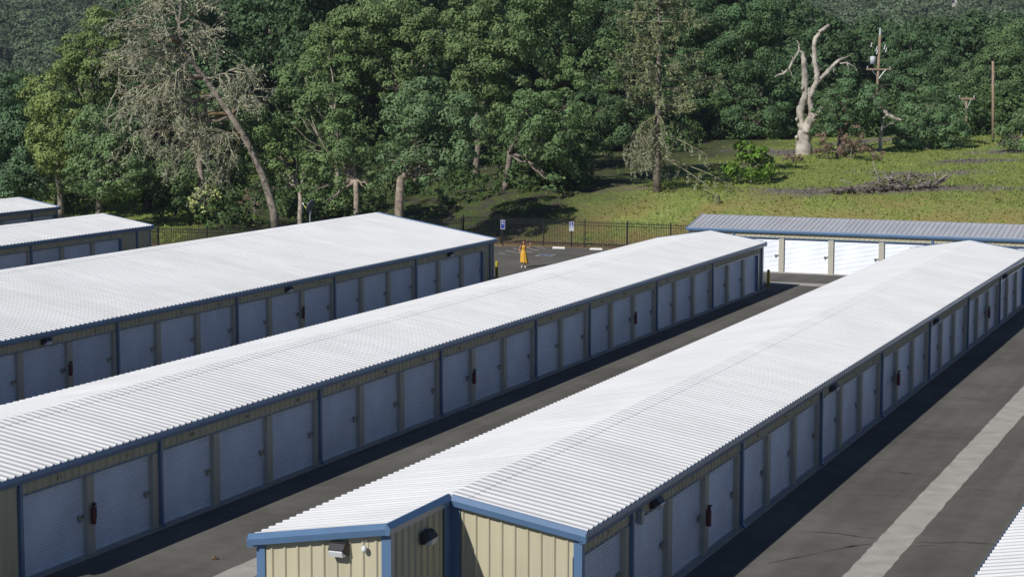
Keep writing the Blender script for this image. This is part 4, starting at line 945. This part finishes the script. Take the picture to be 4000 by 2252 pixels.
o = stems.build('background_wood_trunks', M['bark'], None, True); o.color = (.8, .75, .7, 1); tag(o, 'shaded trunks standing inside the oak wood', 'tree trunks', kind='stuff')
items = []
for i in range(140):
    u = nr.uniform(-150, 2750); d = nr.uniform(150, 196) if u > 700 else nr.uniform(160, 196)
    q = at_depth(u, 500, d); g = float(terr(q[0], q[1])); r = nr.uniform(.8, 1.7)
    if u > 2300 and d < 175: continue
    items.append((np.array([q[0], q[1], g + r * .55]), (r * 1.35, r * 1.2, r), .22, .55))
for i in range(130):
    u = nr.uniform(-150, 2800); d = nr.uniform(200, 262); q = at_depth(u, 500, d); g = float(terr(q[0], q[1])); r = nr.uniform(1.6, 3.0)
    items.append((np.array([q[0], q[1], g + r * .7]), (r * 1.2, r * 1.1, r), .28, .55))
for i in range(130):
    u = nr.uniform(2600, 4150); d = nr.uniform(187, 204); q = at_depth(u, 500, d); g = float(terr(q[0], q[1])); r = nr.uniform(1.1, 2.3)
    items.append((np.array([q[0], q[1], g + r * .7]), (r * 1.2, r * 1.1, r), .24, .6))
o = mass('undergrowth', items, M['leaf'], .22, nr, tint=(.50, .60, .46)); tag(o, 'shaded green undergrowth on the floor of the wood', 'undergrowth')  # dark tint paints in the shade on the wood floor
items = []
def on_hill(u, d, r, sz, dn):
    q = at_depth(u, 0, d); g = float(terr(q[0], q[1])); items.append((np.array([q[0], q[1], g + r * .75]), (r, r, r * .85), sz, dn))
for i in range(820):
    d = 606 + 250 * nr.random()
    u = nr.uniform(-100, 900) if i % 5 < 2 else nr.uniform(2750, 4100)
    if 3690 < u < 3780 and 690 < d < 765: continue
    if 3555 < u < 3635 and 722 < d < 785: continue
    if 3850 < u < 3975 and 728 < d < 815 and nr.random() < .92: continue
    on_hill(u, d, nr.uniform(2.8, 6.0), .60, .55)
hl = mat('hillside_leaf', (0.150, 0.205, 0.112), 0.7, 0.1, var=0.55, vscale=0.13, transl=0.2)
o = mass('hillside_wood', items, hl, .5, nr); tag(o, 'far wooded hillside rising behind the oak wood', 'wood')
hp = at_depth(3735, 0, 748); hz = float(terr(hp[0], hp[1])); 
hs = thing('hill_house', (hp[0], hp[1], hz), 'small distant house with grey hipped roof among hillside trees', 'house', None, YAW)
MB().box(-3.2, 3.2, -3, 3, -1, 3.2).build('wall', M['hwall'], hs)
MB().add([(-4, -3.8, 3.1), (4, -3.8, 3.1), (4, 3.8, 3.1), (-4, 3.8, 3.1), (-1.2, 0, 5.2), (1.2, 0, 5.2)], [(0, 1, 5, 4), (1, 2, 5), (2, 3, 4, 5), (3, 0, 4), (3, 2, 1, 0)]).build('roof', M['hroof'], hs)
for x in (-1.8, .2, 2.0): MB().box(x - .5, x + .5, -3.06, -3.01, 1.1, 2.5).build('window', M['pane'], hs)

# ------------------------------------------------------------------ meadow grass
nr = np.random.default_rng(5); n = 30000
uu = nr.uniform(-100, 4150, n * 2); d = 128 + 100 * nr.random(n * 2) ** 1.1
base = d[:, None] * FWD[None, :2] + ((uu - 2000) / FOC * d)[:, None] * LAT[None, :2]
ok = (base[:, 1] > 129.5 + 2.0 * np.sin(base[:, 0] * .7)) | ((base[:, 0] < -66) & (base[:, 1] > 117 + 2 * np.sin(base[:, 0])))
sL = base @ LAT[:2]; ok &= (sL - .45 * base[:, 1] > -54) | (sL < -24) | (nr.random(len(base)) < .06)
base = base[ok][:n]; n = len(base); g = terr(base[:, 0], base[:, 1])
pat = np.sin(base[:, 0] * .9 + 1.3 * np.sin(base[:, 1] * .7)) + np.sin(base[:, 1] * 1.1 + base[:, 0] * .35)
h = (.09 + .10 * nr.random(n)) * (1 + .2 * pat); a = nr.uniform(0, 2 * PI, n); w = .05 + .05 * nr.random(n)
dx = np.c_[np.cos(a), np.sin(a)] * w[:, None]; ln = nr.normal(size=(n, 2)) * .08
fm = flower(base[:, 0], base[:, 1]) > nr.uniform(.15, .85, n)
V = np.stack([np.c_[base - dx, g], np.c_[base + dx, g], np.c_[base + ln, g + h + .03]], 1)
blade = mat('grass_blade', (0.295, 0.355, 0.090), 0.8, 0.1, var=0.3, vscale=0.6, transl=0.35)
purp = mat('purple_wildflower', (0.235, 0.205, 0.185), 0.9, 0.1, var=0.3, vscale=0.8, transl=0.2)
def tri(name, VV, m): return quads(name, VV.reshape(-1, 3), np.arange(3 * len(VV)).reshape(-1, 3), m, nper=3)
o = tri('purple_wildflowers', V[fm], purp); tag(o, 'purple grey patches of wildflowers in the meadow', 'wildflowers', kind='stuff')
o = tri('meadow_grass', V[~fm], blade)
tag(o, 'tall uneven green grass covering the sloping meadow', 'grass', kind='stuff')
# ------------------------------------------------------------------ the woman waving in the parking bay
def skin_mesh(name, chains, m, parent, root_at=None, sub=2):
    """chains: lists of (x, y, z, r); vertices at equal positions are shared"""
    vs, es, rs, ix = [], [], [], {}
    for ch in chains:
        prev = None
        for x, y, z, r in ch:
            k = (round(x, 4), round(y, 4), round(z, 4))
            if k not in ix: ix[k] = len(vs); vs.append((x, y, z)); rs.append(r)
            if prev is not None: es.append((prev, ix[k]))
            prev = ix[k]
    me = bpy.data.meshes.new(name); me.from_pydata(vs, es, []); o = bpy.data.objects.new(name, me); COL.objects.link(o)
    sk = o.modifiers.new('skin', 'SKIN'); sk.use_smooth_shade = True; ss = o.modifiers.new('sub', 'SUBSURF'); ss.levels = sub; ss.render_levels = sub
    for i, r in enumerate(rs):
        d = me.skin_vertices[0].data[i]; d.radius = (r, r); d.use_root = (i == 0)
    bpy.context.view_layer.update(); dg = bpy.context.evaluated_depsgraph_get()
    out = bpy.data.meshes.new_from_object(o.evaluated_get(dg)); COL.objects.unlink(o); bpy.data.objects.remove(o)
    out.name = name; out.materials.clear(); out.materials.append(m)
    out.polygons.foreach_set('use_smooth', [True] * len(out.polygons)); return link(name, out, parent)
w = thing('person', (-45.62, 112.42, 0.0), 'woman in a long mustard yellow dress and white shoes waving one raised arm', 'person', None, 0.39)
body = [[(0, 0, .90, .115), (0, .005, 1.02, .105), (0, 0, 1.12, .095), (0, -.005, 1.24, .108), (0, .005, 1.34, .085), (0, .01, 1.41, .045), (0, .0, 1.46, .048), (0, -.01, 1.53, .078), (0, -.005, 1.59, .075), (0, 0, 1.625, .045)],
        [(0, 0, .90, .115), (-.085, 0, .84, .082), (-.085, -.01, .50, .054), (-.08, .01, .34, .050), (-.078, .01, .10, .033), (-.078, -.01, .06, .034), (-.085, -.09, .04, .03)],
        [(0, 0, .90, .115), (.085, 0, .84, .082), (.10, -.01, .50, .054), (.11, .01, .34, .050), (.115, .01, .10, .033), (.115, -.01, .06, .034), (.118, -.09, .04, .03)],
        [(0, .005, 1.34, .085), (-.115, .005, 1.365, .058), (-.175, .01, 1.34, .05), (-.215, .03, 1.22, .040), (-.255, .045, 1.09, .034), (-.235, -.01, .99, .029), (-.195, -.06, .92, .022), (-.175, -.08, .885, .026)],
        [(0, .005, 1.34, .085), (.115, .005, 1.365, .058), (.18, .0, 1.35, .05), (.255, -.02, 1.27, .040), (.33, -.03, 1.195, .034), (.365, -.05, 1.30, .030), (.395, -.06, 1.40, .022), (.405, -.062, 1.435, .026), (.412, -.062, 1.47, .028)]]
# waving hand: fingers fan out of the palm, thumb from its side; other hand rests on the hip
hc = (.412, -.062, 1.47, .028)
for dx, L, r in ((-.026, .066, .0085), (-.009, .078, .009), (.009, .073, .009), (.026, .056, .008)):
    body.append([hc, (hc[0] + dx, hc[1] - .004, hc[2] + .035, .0105), (hc[0] + dx * 1.45, hc[1] - .008, hc[2] + .035 + L * .5, r), (hc[0] + dx * 1.75, hc[1] - .014, hc[2] + .035 + L, r * .8)])
body.append([(.405, -.062, 1.435, .026), (.375, -.072, 1.452, .011), (.355, -.080, 1.478, .0095), (.348, -.084, 1.498, .008)])
h2 = (-.175, -.08, .885, .026)
for dz, L in ((.012, .05), (.0, .06), (-.012, .056), (-.024, .044)):
    body.append([h2, (h2[0] + .026, h2[1] - .014, h2[2] + dz, .0105), (h2[0] + .026 + L * .6, h2[1] - .022, h2[2] + dz - .012, .009), (h2[0] + .026 + L, h2[1] - .016, h2[2] + dz - .03, .0075)])
body.append([(-.195, -.06, .92, .022), (-.178, -.088, .918, .010), (-.158, -.10, .912, .0085)])
skin_mesh('body', body, M['skin'], w)
fb = MB(); fb.add([(0, -.088, 1.548), (-.012, -.078, 1.515), (.012, -.078, 1.515), (0, -.104, 1.517)], [(0, 1, 3), (0, 3, 2), (1, 2, 3)]).build('nose', M['skin'], w, True)
for sx in (-1, 1):
    MB().ball((sx * .029, -.074, 1.552), (.010, .008, .006), 8, 6).build('eye', M['eye'], w, True)
    MB().ball((sx * .076, .0, 1.535), (.010, .016, .026), 8, 6).build('ear', M['skin'], w, True)
MB().ball((0, -.080, 1.492), (.022, .006, .006), 8, 5).build('mouth', M['lips'], w, True)
# hair: cap plus long locks down to the chest
hm = MB(); nu, nv = 18, 8; hv = []
for j in range(nv + 1):
    th = PI / 2 - (PI * .62) * j / nv
    for i in range(nu):
        ph = 2 * PI * i / nu; fr = math.sin(ph)      # -1 = front
        if fr < -.35 and j > 3: t2 = PI / 2 - (PI * .62) * 3 / nv
        else: t2 = th
        hm.v.append((.086 * math.cos(t2) * math.cos(ph), .005 + .092 * math.cos(t2) * math.sin(ph), 1.575 + .082 * math.sin(t2)))
hm.f = [(j * nu + i, j * nu + (i + 1) % nu, (j + 1) * nu + (i + 1) % nu, (j + 1) * nu + i) for j in range(nv) for i in range(nu)]
for sx in (-1, 1):
    for k in range(6):
        x = sx * (.062 + .008 * k); y = .055 - .022 * k
        hm.tube([(x * .9, y, 1.59), (x * 1.12, y + .005, 1.50), (x * 1.25, y - .012, 1.40), (x * 1.45, y - .035 - .01 * k, 1.30), (x * 1.4, y - .045 - .012 * k, 1.20 - .01 * k)], [.024, .028, .027, .022, .006], 7)
for k in range(7):
    x = -.06 + .02 * k; hm.tube([(x, .075, 1.60), (x * 1.3, .088, 1.48), (x * 1.6, .082, 1.34), (x * 1.6, .09, 1.20)], [.024, .027, .026, .008], 7)
hm.build('hair', M['hair'], w, True)
# halter dress: bodice, waist band and full skirt with folds and an uneven hem
dm_ = MB(); nu = 40; prof = [(1.375, .070, .072, -.02), (1.34, .100, .100, -.012), (1.28, .132, .128, -.008), (1.22, .138, .132, -.006), (1.16, .122, .115, 0), (1.11, .112, .106, 0), (1.085, .112, .106, 0), (1.05, .124, .116, 0), (.98, .155, .14, 0), (.86, .182, .165, 0), (.70, .198, .18, .0), (.52, .215, .195, .0), (.38, .235, .21, .0), (.30, .245, .215, 0)]
for j, (z, rx, ry, oy) in enumerate(prof):
    f = max(0, (1.05 - z) / .75)
    for i in range(nu):
        ph = 2 * PI * i / nu; q = 1 + .10 * f * math.sin(7 * ph + .6) + .05 * f * math.sin(11 * ph)
        zz = z - (.05 * max(0, math.cos(ph)) - .04 * max(0, math.cos(ph - PI * .85))) * max(0, f - .6) * 2.5
        dm_.v.append((rx * q * math.cos(ph) + .05 * f * f, ry * q * math.sin(ph) + oy, zz))
dm_.f = [(j * nu + i, j * nu + (i + 1) % nu, (j + 1) * nu + (i + 1) % nu, (j + 1) * nu + i) for j in range(len(prof) - 1) for i in range(nu)]
dm_.tube([(-.055, -.075, 1.375), (-.045, -.03, 1.42), (0, .055, 1.43), (.045, -.03, 1.42), (.055, -.075, 1.375)], [.014] * 5, 6)
dr = dm_.build('dress', M['dress'], w, True); so = dr.modifiers.new('cloth', 'SOLIDIFY'); so.thickness = .006
MB().tube([(.112 * math.cos(t) * 1.02, .106 * math.sin(t) * 1.03, 1.097) for t in np.linspace(0, 2 * PI, 25)], [.014] * 25, 6).build('waist_band', M['dress'], w, True)
for sx, x, a in ((-1, -.082, -.25), (1, .117, .05)):
    sb = MB(); n_ = 9
    for i in range(n_):
        t = i / (n_ - 1); y = .045 - .235 * t; hw_ = (.034 + .012 * math.sin(PI * min(1, t * 1.15))) * (1 if 0 < i < n_ - 1 else .55); hh = .085 * (1 - t) ** .8 + .038
        for k in range(8):
            q = 2 * PI * k / 8; sb.v.append((x + a * (.045 - y) + hw_ * math.cos(q), y, max(0.003, hh * .5 + hh * .55 * math.sin(q))))
    sb.f = [(i * 8 + k, i * 8 + (k + 1) % 8, (i + 1) * 8 + (k + 1) % 8, (i + 1) * 8 + k) for i in range(n_ - 1) for k in range(8)] + [tuple(range(8))[::-1], tuple(range((n_ - 1) * 8, n_ * 8))]
    sb.build('shoe', M['shoe'], w, True)

# ------------------------------------------------------------------ light summer haze round the whole place
hz_m = bpy.data.materials.new('haze'); hz_m.use_nodes = True; N = hz_m.node_tree.nodes; N.remove(N['Principled BSDF'])
pv = N.new('ShaderNodeVolumePrincipled'); pv.inputs['Color'].default_value = (.82, .88, 1.0, 1); pv.inputs['Density'].default_value = HAZE; pv.inputs['Anisotropy'].default_value = 0.0
hz_m.node_tree.links.new(pv.outputs[0], N['Material Output'].inputs['Volume'])
tag(MB().box(-1100, 900, -350, 1400, -6, 130).build('haze', hz_m), 'thin pale haze lying over the place', 'haze', kind='stuff')
